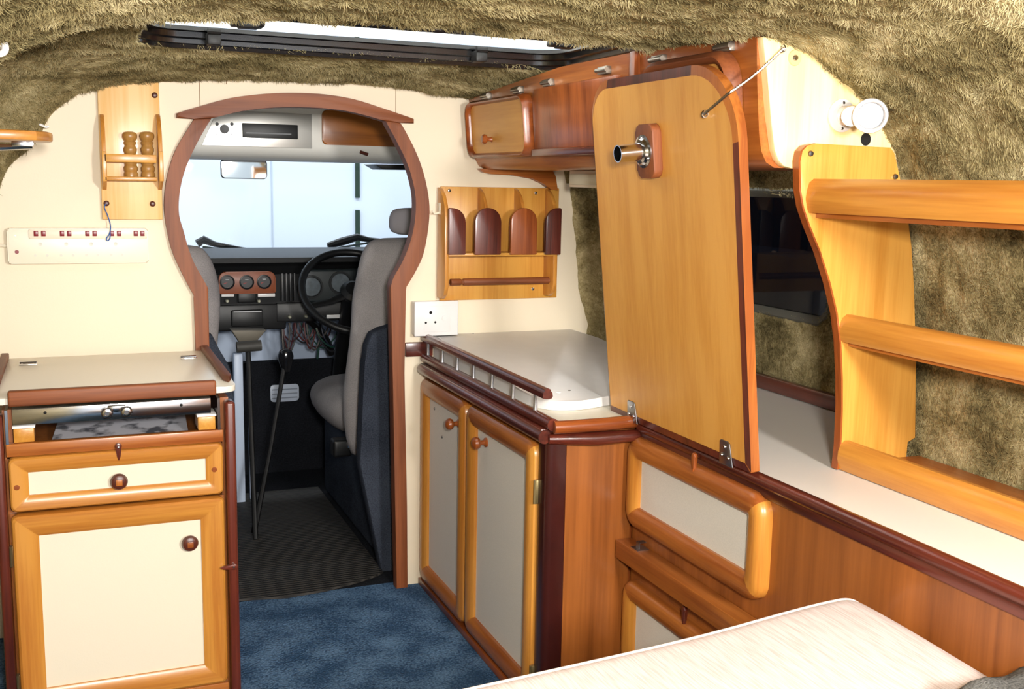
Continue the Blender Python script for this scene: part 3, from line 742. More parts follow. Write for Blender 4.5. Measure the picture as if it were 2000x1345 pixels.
# ------------------------------------------------------------------ mains socket
p, q = B(801, 590, 2.60), B(892, 652, 2.60)
so = thing('mains_socket', 'white three-pin mains socket on the bulkhead above the rail', 'socket', ((p.x+q.x)/2, YB, q.z))
M = basis((p.x+.012, 2.629, q.z+.0), (1, 0, 0), (0, 0, 1)); Wd, Hd = q.x-p.x-.012, p.z-q.z
b = MB(M); b.box((0, 0, 0), (Wd, Hd, .030), .003); b.build('back_box', whitep, so)
b = MB(M); b.box((-.002, -.002, .028), (Wd+.002, Hd+.002, .036), .003, 3); fp = b.build('face_plate', whitep, so)
b = MB(M); b.box((Wd*.2, Hd*.1, .0355), (Wd*.83, Hd*.88, .0372), .001); b.build('socket_insert', whitep, so)
for px, py, r in ((841, 610, .0042), (831.5, 630, .003), (850, 629, .003)):
    t = B(px, py, 2.593); b = MB(); b.lathe([(0, 0), (r, 0), (0, .0003)], (t.x, 2.629-.0374, t.z), (0, -1, 0), 14); b.build('pin_hole', darkhole, so)
t = B(867, 621, 2.593); b = MB(); b.lathe([(0, 0), (.0065, 0), (.006, .002), (0, .0025)], (t.x, 2.629-.037, t.z), (0, -1, 0), 16); b.build('switch_button', whitep, so)

# ------------------------------------------------------------------ galley cabinet
XG = .845; YG = 1.828
gal = thing('galley_cabinet', 'tall-doored galley cabinet with two speckled panels right of the doorway', 'cabinet', (1.03, 2.2, 0))
b = MB(); b.box((XG, YG+.012, .0), (1.262, 2.6285, .605)); b.build('body', redwood('z'), gal)
b = MB(); b.box((XG+.028, YG, .0), (1.024, YG+.012, .605)); b.build('end_panel', cherry('z'), gal)
b = MB(); b.box((XG-.020, YG+.02, 0), (XG, 2.6285, .018), .002); b.build('plinth', redwood('y'), gal)
b = MB(); pts = rrect(XG-.013, YG-.008, XG+.030, YG+.035, [.014, .004, .002, .004], 6); b.prism([(x, y, 0) for x, y in pts], (0, 0, .590)); b.build('corner_post', plain('wine_red_post', (66, 22, 18), .3, coat=.5, var=.35, vscale=20), gal)
def cdoor(y0, y1, knoby, kz, hingey):
    z0, z1 = .022, .574
    M = basis((XG, y1, z0), (0, -1, 0), (0, 0, 1)); b = MB(M)
    b.frame(y1-y0, z1-z0, .047, .030, .002, half(.024), 0, 1)
    d = b.build('door', [oakd('y'), oak('z')], gal, angle=30)
    b = MB(); b.box((XG-.008, y0+.04, z0+.04), (XG-.002, y1-.04, z1-.04)); b.build('door_panel', panelm, d)
    b = MB(); b.lathe([(0, 0), (.011, 0), (.011, .003), (.006, .006), (.0055, .014), (.012, .018), (.0145, .024), (.013, .030), (.007, .034), (0, .035)], (XG-.008, knoby, kz), (-1, 0, 0), 18); b.build('knob', redwood('z'), d)
    if hingey:
        for zc in (.475, .085):
            b = MB(); b.box((XG-.018, hingey-.008, zc-.024), (XG-.003, hingey+.001, zc+.024), .001); b.tube([(XG-.019, hingey-.004, zc-.024), (XG-.019, hingey-.004, zc+.024)], .0032, 8); b.build('hinge', plain('worn_brass', (150, 132, 92), .4, metal=.8), d)
    return d
p1 = at(880, 828, 'x', XG-.03); p2 = at(932, 865, 'x', XG-.03)
d1 = cdoor(2.275, 2.618, p1.y, p1.z, None); d2 = cdoor(1.868, 2.262, p2.y, p2.z, 1.866)
for px, py in ((848, 798), (863, 853)):
    p = at(px, py, 'x', XG-.009); b = MB(); b.lathe([(0, 0), (.004, 0), (.003, .002), (0, .0025)], (XG-.008, p.y, p.z), (-1, 0, 0), 10); b.build('screw_head', steel, d1)
# worktop with mouldings and gallery rail
wt = thing('worktop', 'white galley worktop with dark mouldings and a spindle rail', 'worktop', (1.03, 2.2, .588))
b = MB(); b.box((.850, YG-.004, .606), (1.262, 2.6285, .622)); b.build('top_surface', plain('worktop_laminate', (226, 220, 200), .4), wt)
b = MB(); b.tube([(.824, YG-.012, .597), (.824, 2.60, .597)], .0135, 14); b.box((.818, YG-.006, .595), (.850, 2.60, .612), .003); b.build('front_moulding', maho('y'), wt)
b = MB(); b.tube([(.838, YG-.02, .622), (.838, 2.62, .622)], .0125, 14); b.build('upper_moulding', maho('y'), wt)
b = MB(); pts = [(.838, YG-.022), (.87, YG-.026), (.95, YG-.028), (1.025, YG-.022)]
b.tube([(x, y, .618) for x, y in pts], .013, 12); b.build('end_moulding', redwood('x'), wt)
b = MB(); b.tube([(.832, YG-.012, .593), (.87, YG-.018, .592), (.93, YG-.026, .590), (1.02, YG-.026, .590)], [.010, .012, .014, .012], 12); b.build('lower_end_moulding', maho('x'), wt)
ry0, ry1, rz = at(1070, 772, 'x', .838).y, 2.625, .676
b = MB(basis((.838, ry0, rz), (1, 0, 0), (0, 0, 1)))
pr = [(-.011, -.004), (-.009, -.008), (-.004, -.009), (.004, -.009), (.009, -.008), (.011, -.004), (.010, .003), (.007, .006), (.006, .010), (0, .0125), (-.006, .010), (-.007, .006), (-.010, .003)]
b.prism([(x, z, 0) for x, z in pr], (0, 0, ry0-ry1)); rl = b.build('gallery_rail', maho('y'), wt)
for px, py in ((836, 674), (864, 691), (893, 707), (925, 724), (961, 743), (1002, 764), (1046, 790)):
    y = at(px, py-6, 'x', .838).y; b = MB(); b.lathe([(.0055, 0), (.0045, .006), (.0042, .03), (.0055, .038)], (.838, y, .630), (0, 0, 1), 12); b.build('spindle', plain('satin_alloy', (200, 203, 210), .3, metal=.9), wt)
for px, py in ((1097, 798), (1118, 797)):
    p = at(px, py, 'z', .623); b = MB(); b.lathe([(0, 0), (.009, 0), (.008, .002), (0, .003)], (p.x, p.y, .622), (0, 0, 1), 16); b.build('screw_cap', brown, wt)
# cover board over the sink / hob
k0, k1 = at(1040, 778, 'z', .634), at(1208, 768, 'z', .640)
gl = thing('cover_board', 'white cover board lying on the galley worktop behind the rail', 'cover board', (1.05, 2.25, .63))
def zl(y): return .640+(y-1.92)/(2.62-1.92)*.040
edge = [(.862, 2.622), (.862, 2.02), (.868, 1.965), (.895, 1.925), (.95, 1.915), (1.02, 1.935), (1.265, 1.96)]
edge = [Vector((x, y, 0)) for x, y in edge]
eg = [edge[0]]+smooth_line(edge[1:6], 5)+[edge[6], Vector((1.285, 2.50, 0)), Vector((1.262, 2.622, 0))]
b = MB(); lo_ = [b.v((p.x, p.y, .6228)) for p in eg]; hi_ = [b.v((p.x, p.y, zl(p.y)-.0015)) for p in eg]
for i in range(len(eg)): b.f([lo_[i], lo_[(i+1) % len(eg)], hi_[(i+1) % len(eg)], hi_[i]])
b.f(lo_[::-1]); b.f(hi_); b.build('edge_band', whitep, gl)
b = MB(); b.prism([(p.x, p.y, zl(p.y)-.0015) for p in eg], (0, 0, .0035), .001); b.build('top_sheet', whitel, gl)
for px, py, mt, r in ((1091, 765, whitep, .006), (1112, 762, steel, .003), (895, 668, steel, .002)):
    y = 2.0; p = at(px, py, 'z', .647); b = MB(); b.lathe([(0, 0), (r, 0), (r*.8, .0015), (0, .002)], (p.x, min(p.y, 2.58), zl(p.y)+.0018), (0, 0, 1), 12); b.build('stud', mt, gl)

# ------------------------------------------------------------------ rear counter and drawer unit
XC = 1.027
ct = thing('counter', 'long white counter along the fur wall under the side window', 'counter', (1.25, 1.2, .588))
b = MB(); b.prism([(XC+.004, -.2, .592), (XC+.004, YG-.008, .592), (1.268, YG-.008, .592), (1.268, 2.60, .592), (1.30, 2.60, .592), (1.48, 2.15, .592), (1.48, 1.5, .592), (1.40, 1.38, .592), (1.40, -.2, .592)], (0, 0, .023)); b.build('top_surface', plain('counter_white', (232, 228, 220), .4), ct)
b = MB(); b.tube([(XC-.002, -.2, .608), (XC-.002, YG-.03, .608)], .0115, 12); b.build('edge_moulding', maho('y'), ct)
b = MB(); b.box((XC-.006, -.2, .582), (XC+.012, YG-.012, .600), .002); b.build('lower_moulding', maho('y'), ct)
un = thing('drawer_unit', 'cherry veneer drawer unit below the long white counter', 'cabinet', (1.2, 1.2, 0))
b = MB(); b.box((XC+.002, -.2, .0), (1.34, YG-.002, .590)); b.build('body', cherry('z'), un)
def cdrawer(z0, z1, name, cz):
    ya, yb = 1.366, 1.822
    M = basis((XC+.002, yb, z0), (0, -1, 0), (0, 0, 1)); b = MB(M)
    b.frame(yb-ya, z1-z0, .043, .036, .002, half(.026), 0, 1)
    d = b.build('drawer', [oakd('y'), oak('z')], un, angle=30)
    b = MB(); b.box((XC-.008, ya+.035, z0+.035), (XC-.001, yb-.035, z1-.035)); b.build('drawer_panel', panelm, d)
    return d
cdrawer(.404, .589, 'drawer', 0); cdrawer(.10, .292, 'drawer', 0)
p = at(1353, 893, 'x', XC-.024); turnbutton(un, (XC-.024, p.y, p.z), (0, -1, 0), (0, 0, -1), redwood('z'))
p = at(1334, 1192, 'x', XC-.024); turnbutton(un, (XC-.024, p.y, p.z), (0, -1, 0), (0, 0, -1), maho('z'))
bt = MB(); bt.box((XC-.036, .3, .332), (XC+.001, YG-.003, .371), .003); bo = bt.build('support_batten', oakd('y'), un)
p = at(1262, 1068, 'z', .372)
b = MB(); b.box((XC-.030, p.y-.014, .371), (XC-.004, p.y+.014, .3725)); b.box((XC-.022, p.y-.006, .372), (XC-.020, p.y+.006, .384)); b.box((XC-.022, p.y-.006, .383), (XC-.006, p.y+.006, .385)); b.build('metal_clip', steel, un)

# ------------------------------------------------------------------ raised table leaf
PB0 = Vector((1.020, 0, .617)); PT = Vector((.950, 0, 1.272))
Vb = (PT-PB0).normalized(); hb = (PT-PB0).length
yl, yrg = 1.893, 1.400
Mb = basis((PB0.x-.006, yl, PB0.z+.004), (0, -1, 0), Vb)     # local z faces -x (towards the aisle)
leaf = thing('table_leaf', 'large raised table leaf of yellow plywood with a chrome leg socket', 'table', (1.02, 1.65, .617))
Wb = yl-yrg
oc = rrect(0, 0, Wb, hb, [.002, .002, .125, .075], 10)
ic = rrect(.004, .014, Wb-.014, hb-.016, [.001, .001, .112, .066], 10)
b = MB(Mb); b.prism([(x, y, .0075) for x, y in ic], (0, 0, .0012)); b.build('face_panel', [ply('z')], leaf)
b = MB(Mb); T = .018
rings = [[b.v((x, y, z)) for x, y in pts] for pts, z in ((oc, -.009), (oc, .0075), (ic, .009))]
k = len(oc)
for a in range(2):
    for j in range(k):
        # order: bl, br, tr arc (11), tl arc (11); straight runs in mahogany, arcs and the narrow edge in orange wood
        dark = (j in (k-1,) or j == 0 or j < 11 and False)
        q = oc[j]; qn = oc[(j+1) % k]; L_ = math.hypot(q[0]-qn[0], q[1]-qn[1])
        mi = 0 if (L_ > .05 and a == 1) else 1
        b.f([rings[a][j], rings[a][(j+1) % k], rings[a+1][(j+1) % k], rings[a+1][j]], mi)
b.f(rings[0][::-1], 2)
b.build('edge_lipping', [maho('z'), oakd('z'), ply('z')], leaf, angle=20)
def onleaf(px, py):
    # intersect the view ray with the leaf face
    d = _f*F+RR*(px-1000)-UU*(py-672.5); n = (Mb.to_3x3() @ Vector((0, 0, 1))); o = Mb @ Vector((0, 0, .009))
    t = (o-CAM).dot(n)/d.dot(n); return Mb.inverted() @ (CAM+d*t)
p = onleaf(1276, 294)
blk = MB(Mb); s0 = p; blk.prism([(x, y, .0087) for x, y in rrect(p.x-.030, p.y-.047, p.x+.030, p.y+.047, [.014]*4)], (0, 0, .018), .003, 3)
blk = blk.build('socket_block', archw('z'), leaf)
b = MB(Mb); cx, cy = p.x-.004, p.y+.0
b.lathe([(0, .0265), (.029, .0265), (.029, .0285), (.024, .030), (.021, .0345), (.0155, .036), (.0150, .078), (.0135, .078), (.0130, .03), (0, .03)], (cx, cy, 0), (0, 0, 1), 28, )
b.build('leg_socket', chrome, blk)
for a in (90, 210, 330):
    b = MB(Mb); b.lathe([(0, .0295), (.0042, .0295), (.003, .0325), (0, .033)], (cx+.0235*math.cos(math.radians(a)), cy+.0235*math.sin(math.radians(a)), 0), (0, 0, 1), 10); b.build('screw', steel, blk)
b = MB(Mb); b.lathe([(0, .031), (.0128, .031), (0, .0312)], (cx, cy, 0), (0, 0, 1), 16); b.build('socket_bore', plain('bore_grey', (70, 70, 72), .6), blk)
for px, py in ((1235, 803), (1418, 883)):
    p = onleaf(px, py); b = MB(Mb); pts = [(-.020, -.022), (.020, -.022), (.014, .018), (.009, .021), (-.011, .021), (-.015, .018)]
    b.prism([(p.x+x, p.y+y, .0088) for x, y in pts], (0, 0, .0022), .0006); hp = b.build('hinge_plate', steel, leaf)
    for sx, sy in ((0, .010), (-.010, -.006), (.009, -.008)):
        b = MB(Mb); b.lathe([(0, .011), (.0036, .011), (.0028, .0135), (0, .014)], (p.x+sx, p.y+sy, 0), (0, 0, 1), 10); b.build('screw', chrome, hp)

# ------------------------------------------------------------------ overhead locker
def XL(y): return .955+(2.63-y)/1.23*.030
EP = 1.402
lk = thing('overhead_locker', 'long overhead locker with hinged cherry wood doors under the fur ceiling', 'locker', (1.1, 2.0, 1.112))
b = MB()
def lprof(y):
    x = XL(y); zt = interp(y, [1.4, 1.75, 2.1, 2.63], [1.312, 1.325, 1.325, 1.292])
    return [(x, zt), (x+.006, 1.24), (x+.014, 1.165), (x+.020, 1.138), (x+.030, 1.121), (x+.046, 1.113), (1.235, 1.113), (1.24, 1.20), (x+.10, zt)]
sts = [EP+.015, 1.75, 2.1, 2.629]; rings = [[b.v((x, y, z)) for x, z in lprof(y)] for y in sts]
for a in range(len(sts)-1):
    for j in range(9): b.f([rings[a][j], rings[a][(j+1) % 9], rings[a+1][(j+1) % 9], rings[a+1][j]])
b.f(rings[0][::-1]); b.f(rings[-1]); b.build('body', oakd('y'), lk)
# end panel (towards the camera)
ep = [(1490, 72), (1494, 110), (1499, 150), (1506, 235), (1513, 292), (1520, 312), (1531, 324), (1548, 329), (1565, 330), (1757, 345), (1750, 300), (1739, 270), (1722, 236), (1700, 204), (1670, 172), (1625, 135), (1580, 103), (1540, 84), (1515, 74)]
b = MB(); b.prism([at(x, y, 'y', EP) for x, y in ep], (0, .015, 0), .001); b.build('end_panel', birch('z'), lk)
def lframe(ya, yb, z0, z1, bw, ro, mats, pm, prof, name='door'):
    xm = (XL((ya+yb)/2)+.006)
    U = Vector((XL(ya)-XL(yb), ya-yb, 0)).normalized(); V = Vector((-.012, 0, z1-z0)).normalized()
    M = basis((XL(yb)+.012, yb, z0), U, V); b = MB(M)
    b.frame(yb-ya, z1-z0, bw, ro, max(.002, ro-bw*.8), prof, 0, 0, n=8)
    d = b.build(name, mats, lk, angle=40)
    b = MB(M); pts = rrect(bw*.9, bw*.9, yb-ya-bw*.9, z1-z0-bw*.9, [max(.002, ro-bw*.8)]*4, 8)
    b.prism([(x, y, .002) for x, y in pts], (0, 0, .012)); b.build('door_panel', pm, d)
    return d, M
tubeprof = [(0, 0), (0, .010), (.15, .020), (.4, .026), (.65, .024), (.9, .016), (1, .008)]
dA, MA = lframe(2.235, 2.600, 1.140, 1.283, .014, .035, [redwood('y')], ply('y'), tubeprof)
dC, MC_ = lframe(1.455, 1.745, 1.158, 1.300, .022, .055, [archw('y')], ply('y'), tubeprof)
# flush middle door with a dark lower strip
M = basis((XL(2.2)+.012, 2.215, 1.145), (.0, -1, 0), (-.012, 0, .155)); b = MB(M); b.prism([(x, y, 0) for x, y in rrect(0, .0, .40, .142, [.012, .012, .012, .016])], (0, 0, .014), .002); dB = b.build('door', redwood('z'), lk)
b = MB(M); b.box((.004, -.004, .004), (.396, .012, .024), .003); b.build('pull_strip', maho('y'), dB)
b = MB(); x = XL(1.78); b.box((x-.010, 1.770, 1.14), (x+.01, 1.790, 1.325), .002); b.build('divider', redwood('z'), lk)
for px, py in ((949, 187), (1010, 175), (1069, 161), (1178, 137), (1285, 116), (1415, 91)):
    p = at(px, py, 'x', .955); y = p.y; x = XL(y); z = min(p.z, 1.300)
    y = at(px, py, 'x', x-.006).y; z = at(px, py, 'x', x-.006).z
    b = MB(); b.tube([(x-.010, y-.022, z), (x-.010, y+.022, z)], .0045, 10); b.box((x-.009, y-.02, z-.008), (x+.004, y+.02, z+.007), .001); b.build('hinge', plain('dull_nickel', (150, 142, 130), .35, metal=.9), lk)
p = at(957, 272, 'x', XL(2.45)-.01); b = MB(); b.lathe([(0, 0), (.008, 0), (.005, .005), (.005, .012), (.011, .017), (.012, .022), (.008, .027), (0, .028)], (XL(p.y)-.004, p.y, p.z), (-1, 0, 0), 16); b.build('knob', redwood('z'), dA)
p = at(966, 303, 'x', XL(2.45)-.0); b = MB(); b.box((XL(p.y)-.004, p.y-.018, p.z-.006), (XL(p.y)+.014, p.y+.018, p.z+.006), .002); b.build('catch', maho('y'), lk)
# things on the end panel
b = MB(); p = at(1552, 113, 'y', EP); b.lathe([(0, 0), (.0125, 0), (.0115, .002), (0, .002)], (p.x, EP, p.z), (0, -1, 0), 20); wsh = b.build('round_cover', plain('tan_disc', (206, 176, 128), .5), lk)
b = MB(); b.lathe([(0, .002), (.005, .002), (.004, .004), (0, .005)], (p.x, EP, p.z), (0, -1, 0), 12); b.build('screw', chrome, wsh)
b = MB(); p = at(1691, 272, 'y', EP); b.lathe([(0, 0), (.0105, 0), (0, .0004)], (p.x, EP, p.z), (0, -1, 0), 16); b.build('cable_hole', darkhole, lk)
# bracket below the locker on the bulkhead
bp_ = [(936, 329), (944, 336), (960, 340), (1000, 342), (1040, 348), (1062, 358), (1076, 370), (1090, 372), (1086, 345), (1078, 329)]
b = MB(); b.prism([at(x, y, 'y', 2.606) for x, y in bp_], (0, .022, 0), .001); b.build('support_bracket', oakd('x'), lk)
p = at(1115, 350, 'x', 1.13); 
lf = thing('strip_light', 'cream strip light fitted beneath the overhead locker', 'lamp', (1.15, p.y-.1, 1.112))
b = MB(); b.box((1.125, p.y-.24, 1.072), (1.185, p.y, 1.1125), .003); b.build('housing', creamplastic, lf)
b = MB(); b.box((1.118, p.y-.225, 1.078), (1.127, p.y-.015, 1.104), .002); b.build('diffuser', plain('lamp_diffuser', (222, 224, 200), .3), lf)

# ------------------------------------------------------------------ chain
c0 = Mb @ (onleaf(1382, 222)+Vector((0, 0, .006))); c1 = at(1530, 95, 'y', EP-.006)
ch = thing('stay_chain', 'twisted silver chain from the raised leaf to the locker end', 'chain', c0)
b = MB(); n = 62
cm = Mb @ (onleaf(1430, 181)+Vector((0, 0, .009)))
cm.y = min(cm.y, yrg+.004)
L1 = (cm-c0).length; L2 = (c1-cm).length; k1 = L1/(L1+L2)
cpos = lambda t: c0.lerp(cm, t/k1) if t < k1 else cm.lerp(c1, (t-k1)/(1-k1))-Vector((0, 0, .004*math.sin(PI*(t-k1)/(1-k1))))
for i in range(n+1):
    t = i/n; p = cpos(t); dirv = (cm-c0) if t < k1 else (c1-cm)
    b.lathe([(0, -.0026), (.0018, -.0018), (.0026, 0), (.0018, .0018), (0, .0026)], p, dirv, 8)
b.tube([cpos(t/20) for t in range(21)], .0011, 6)
b.build('links', plain('chain_silver', (196, 190, 184), .25, metal=1), ch)
for c, nrm in ((c0, Mb.to_3x3() @ Vector((0, 0, 1))), (c1, Vector((0, -1, 0)))):
    b = MB(); M = basis(c, nrm.orthogonal(), nrm.cross(nrm.orthogonal()))
    u = nrm; v = Vector((0, 0, 1))
    b.tube([c-u*.001+(v*math.cos(a)+u*math.sin(a))*.0055 for a in [2*PI*i/14 for i in range(14)]], .0016, 6, closed=True); b.tube([c-u*.006, c-u*.0145+u*.003], .002, 6); b.build('eyelet', chrome, ch)

# ------------------------------------------------------------------ reading lamps
def reading_lamp(pb, ph, label, group):
    """pb: base centre on the panel, ph: centre of the lens"""
    t = thing('reading_lamp', label, 'lamp', pb, group)
    b = MB(); b.lathe([(0, 0), (.026, 0), (.026, .003), (.024, .0045), (.010, .006), (0, .006)], pb, (0, -1, 0), 28); b.build('base_disc', whitep, t)
    for dz in (.020, -.020):
        b = MB(); b.lathe([(0, 0), (.003, 0), (.002, .001), (0, .001)], pb+Vector((0, -.0045, dz)), (0, -1, 0), 10); b.build('screw', steel, t)
    s1 = pb+Vector((0, -.004, 0)); s2 = Vector((ph.x-.012, ph.y+.028, ph.z))
    b = MB(); b.tube([s1, s1+Vector((.004, -.014, 0)), s2], .0155, 18); b.build('stem', plain('warm_white_plastic', (232, 222, 214), .35), t)
    ax = (CAM+Vector((-.10, 0, -.06))-ph).normalized()
    b = MB(); b.lathe([(0, -.036), (.014, -.035), (.022, -.028), (.026, -.012), (.0265, .004), (.0255, .008), (.0225, .009), (.0205, .006), (.019, -.004), (0, -.012)], ph, ax, 30); hd = b.build('head', whitep, t)
    b = MB(); b.lathe([(0, .001), (.0185, .0012), (.0195, .0025), (.012, .0035), (0, .004)], ph, ax, 24); b.build('lens', plain('frosted_lens', (190, 192, 198), .12, trans=.2), hd)
    b = MB(); q = ph+Vector((.024, .004, .008)); b.tube([q, q+Vector((.014, -.001, .003)), q+Vector((.026, -.002, .003))], [.003, .0045, .001], 8, rz=.4); b.build('switch_lever', chrome, hd)
reading_lamp(at(1643, 226, 'y', EP-.0005), at(1700, 226, 'y', 1.325), 'white swivel reading lamp on the birch end panel', None)
# the edge of a lamp of the same sort on the other side
lp = at(-4, 92, 'y', 1.60)
b = MB(); b.lathe([(.005, .0), (.009, -.005), (.0125, -.002), (.0125, .005), (.009, .008), (.006, .005), (.005, 0)], lp, (.35, -1, -.1), 28); lo = tag(b.build('ceiling_lamp', whitep), 'small white ring of a lamp against the fur above the corner shelf', 'lamp')
b = MB(); b.tube([lp+Vector((-.002, .003, .0)), lp+Vector((-.02, .03, .05))], .008, 12); b.build('stem', whitep, lo)

# ------------------------------------------------------------------ open shelves along the fur wall
ES = 1.385
su = thing('shelf_unit', 'open wooden shelf unit with curved end standing on the white counter', 'shelf', (1.25, .8, .616))
pe = [(1637, 917), (1642, 870), (1645, 800), (1645, 740), (1642, 670), (1635, 612), (1621, 552), (1602, 492), (1581, 440), (1569, 405), (1563, 370), (1562, 315), (1566, 295), (1576, 284), (1592, 280), (1740, 288), (1748, 300), (1757, 345), (1771, 410), (1780, 480), (1785, 560), (1789, 700), (1788, 855), (1772, 862), (1771, 889)]
P3 = [at(x, y, 'y', ES) for x, y in pe]
for p in (P3[0], P3[-1]): p.z = .6165
b = MB(); b.prism(P3, (0, .014, 0), .001); b.build('end_panel', [bright_oak('z')], su)
# darker edge banding on the curved front
b = MB(); fr = P3[:15]
A_ = [b.v(p+Vector((-.0025, -.0005, 0))) for p in fr]; B_ = [b.v(p+Vector((-.0025, .0145, 0))) for p in fr]; C_ = [b.v(p+Vector((.001, .0145, 0))) for p in fr]; D_ = [b.v(p+Vector((.001, -.0005, 0))) for p in fr]
for i in range(len(fr)-1):
    for a, c in ((A_, B_), (B_, C_), (C_, D_), (D_, A_)): b.f([a[i], a[i+1], c[i+1], c[i]])
b.build('edge_band', redwood('z'), su)
def shelf(xl, z0, z1, first):
    yend = .12
    h = z1-z0; t = .020
    pr = [(xl+.012, z1), (xl+.004, z1-h*.12), (xl, z1-h*.35), (xl-.001, z1-h*.6), (xl+.003, z1-h*.9), (xl+.006, z0), (xl+t, z0), (xl+t, z1)]
    b = MB(); b.prism([(x, ES-.0003, z) for x, z in pr], (0, yend-ES, 0)); b.build('lip', oakd('y') if False else oak('y'), su)
    b = MB(); b.box((xl+t, yend, z0+ (0.0 if first else -.008)), (1.342 if z1 < 1 else 1.275, ES-.0004, z0+.010)); b.build('shelf_board', [oakd('y')], su)
pa, pb_ = at(1586, 349, 'y', ES), at(1577, 415, 'y', ES); shelf(pb_.x-.004, pb_.z, pa.z, False)
pa, pb_ = at(1652, 614, 'y', ES), at(1641, 667, 'y', ES); shelf(pb_.x-.003, pb_.z, pa.z, False)
pa, pb_ = at(1650, 860, 'y', ES), at(1637, 918, 'y', ES); shelf(pb_.x-.003, .6165, pa.z, True)
b = MB(); b.box((1.06, .10, .6165), (1.33, .12, 1.14), .002); b.build('end_panel', [bright_oak('z')], su)
for px, py in ((1586, 300), (1751, 345)):
    p = at(px, py, 'y', ES); b = MB(); b.lathe([(0, 0), (.005, 0), (.004, .003), (0, .004)], (p.x-.003, ES, p.z), (0, -1, 0), 12); b.build('screw', steel, su)

# ------------------------------------------------------------------ bench and cushion
bn = MB(); bn.box((.25, .15, 0), (.985, 1.0, .398), .004); tag(bn.build('bench_box', cherry('x')), 'wooden bench box under the cream cushion', 'bench')
cu = thing('bench_cushion', 'cream fabric cushion on the bench beside the drawer unit', 'cushion', (.6, .7, .40))
b = MB()
def cpt(u, v, top):
    # u across x -.1..1.015 ; v along y .15..far
    x = -.1+1.112*u; yf = 1.045+.10*u; y = .12+(yf-.12)*v
    ed = min(u*.0+1, 1)
    du = (1-u)*1.112; dv = (1-v)*(yf-.12)
    def rnd(d, r): return 0 if d >= r else r-math.sqrt(max(0, r*r-(r-d)**2))
    z = .515-rnd(dv, .045)-rnd(du, .055)*.8
    # crown rising softly near the far corner by the panel
    z += .010*math.exp(-((u-.93)**2/.02+(v-.93)**2/.03))
    return (x, y, z)
us = [i/60 for i in range(61)]; vsl = [1-(1-i/60)**1.6 for i in range(61)]
us = [1-(1-u)**1.6 for u in us]
g = [[b.v(cpt(u, v, 1)) for u in us] for v in vsl]
for j in range(60):
    for i in range(60): b.f([g[j][i], g[j][i+1], g[j+1][i+1], g[j+1][i]])
bot = {}
def low(vt): 
    if vt not in bot: bot[vt] = b.bm.verts.new((vt.co.x, vt.co.y, .402))
    return bot[vt]
per = [g[0][i] for i in range(61)]+[g[j][60] for j in range(1, 61)]+[g[60][i] for i in range(59, -1, -1)]+[g[j][0] for j in range(59, 0, -1)]
for i in range(len(per)): b.f([per[i], per[(i+1) % len(per)], low(per[(i+1) % len(per)]), low(per[i])])
b.f([low(v) for v in per][::-1]); b.build('cover', cushm, cu, angle=60)
b = MB(); seam = []
for i in range(61):
    x, y, z = cpt(us[i], 1, 1); xx = Vector(cpt(us[i], .972, 1)); seam.append(xx+Vector((0, 0, .0005)))
b.tube(seam, .0022, 6); b.build('piping', plain('piping', (222, 206, 196), .8), cu)
p = at(1965, 1345, 'z', .53)
b = MB(); g = []
for j in range(40):
    row = []
    for i in range(60):
        th = PI*j/39; ph = 2*PI*i/60
        q = Vector((.16*math.sin(th)*math.cos(ph), .14*math.sin(th)*math.sin(ph), .042*math.cos(th)))
        q *= 1+.12*noise.noise(q*28)+.07*noise.noise(q*80)
        row.append(b.bm.verts.new(q+Vector((p.x+.0, p.y-.125, .530))))
    g.append(row)
for j in range(39):
    for i in range(60): b.f([g[j][i], g[j][(i+1) % 60], g[j+1][(i+1) % 60], g[j+1][i]])
bmesh.ops.remove_doubles(b.bm, verts=b.bm.verts[:], dist=.0004)
tag(b.build('fleece_throw', fleece, angle=180), 'bunched grey fleece lying on the corner of the cream cushion', 'throw')

# ------------------------------------------------------------------ cab: mat, seat boxes, seats
b = MB(); mp_ = [at(456, 1172, 'z', .004), at(560, 1166, 'z', .004), at(640, 1152, 'z', .004), at(700, 1136, 'z', .004), at(735, 1124, 'z', .004), at(748, 1117, 'z', .004)]
pts = [Vector((.20, 2.66, .003))]+mp_+[Vector((.76, 3.60, .003)), Vector((.38, 3.60, .003)), Vector((.20, 3.4, .003))]
for p in pts: p.z = .001
mm, nt, bb = newmat('ribbed_rubber'); tc = nt.nodes.new('ShaderNodeTexCoord'); wv = nt.nodes.new('ShaderNodeTexWave'); wv.bands_direction = 'Y'; wv.inputs['Scale'].default_value = 22; wv.inputs['Distortion'].default_value = .3
nt.links.new(tc.outputs['Object'], wv.inputs['Vector']); bpn = nt.nodes.new('ShaderNodeBump'); bpn.inputs['Strength'].default_value = .9; bpn.inputs['Distance'].default_value = .003
nt.links.new(wv.outputs['Fac'], bpn.inputs['Height']); nt.links.new(bpn.outputs[0], bb.inputs['Normal'])
cx_ = nt.nodes.new('ShaderNodeMix'); cx_.data_type = 'RGBA'; cx_.inputs[6].default_value = rgb((26, 24, 22)); cx_.inputs[7].default_value = rgb((62, 58, 54)); nt.links.new(wv.outputs['Fac'], cx_.inputs[0]); nt.links.new(cx_.outputs[2], bb.inputs[0]); bb.inputs['Roughness'].default_value = .6
b.prism(pts, (0, 0, .006)); tag(b.build('rubber_mat', mm), 'black ribbed rubber mat on the floor through the doorway', 'mat')

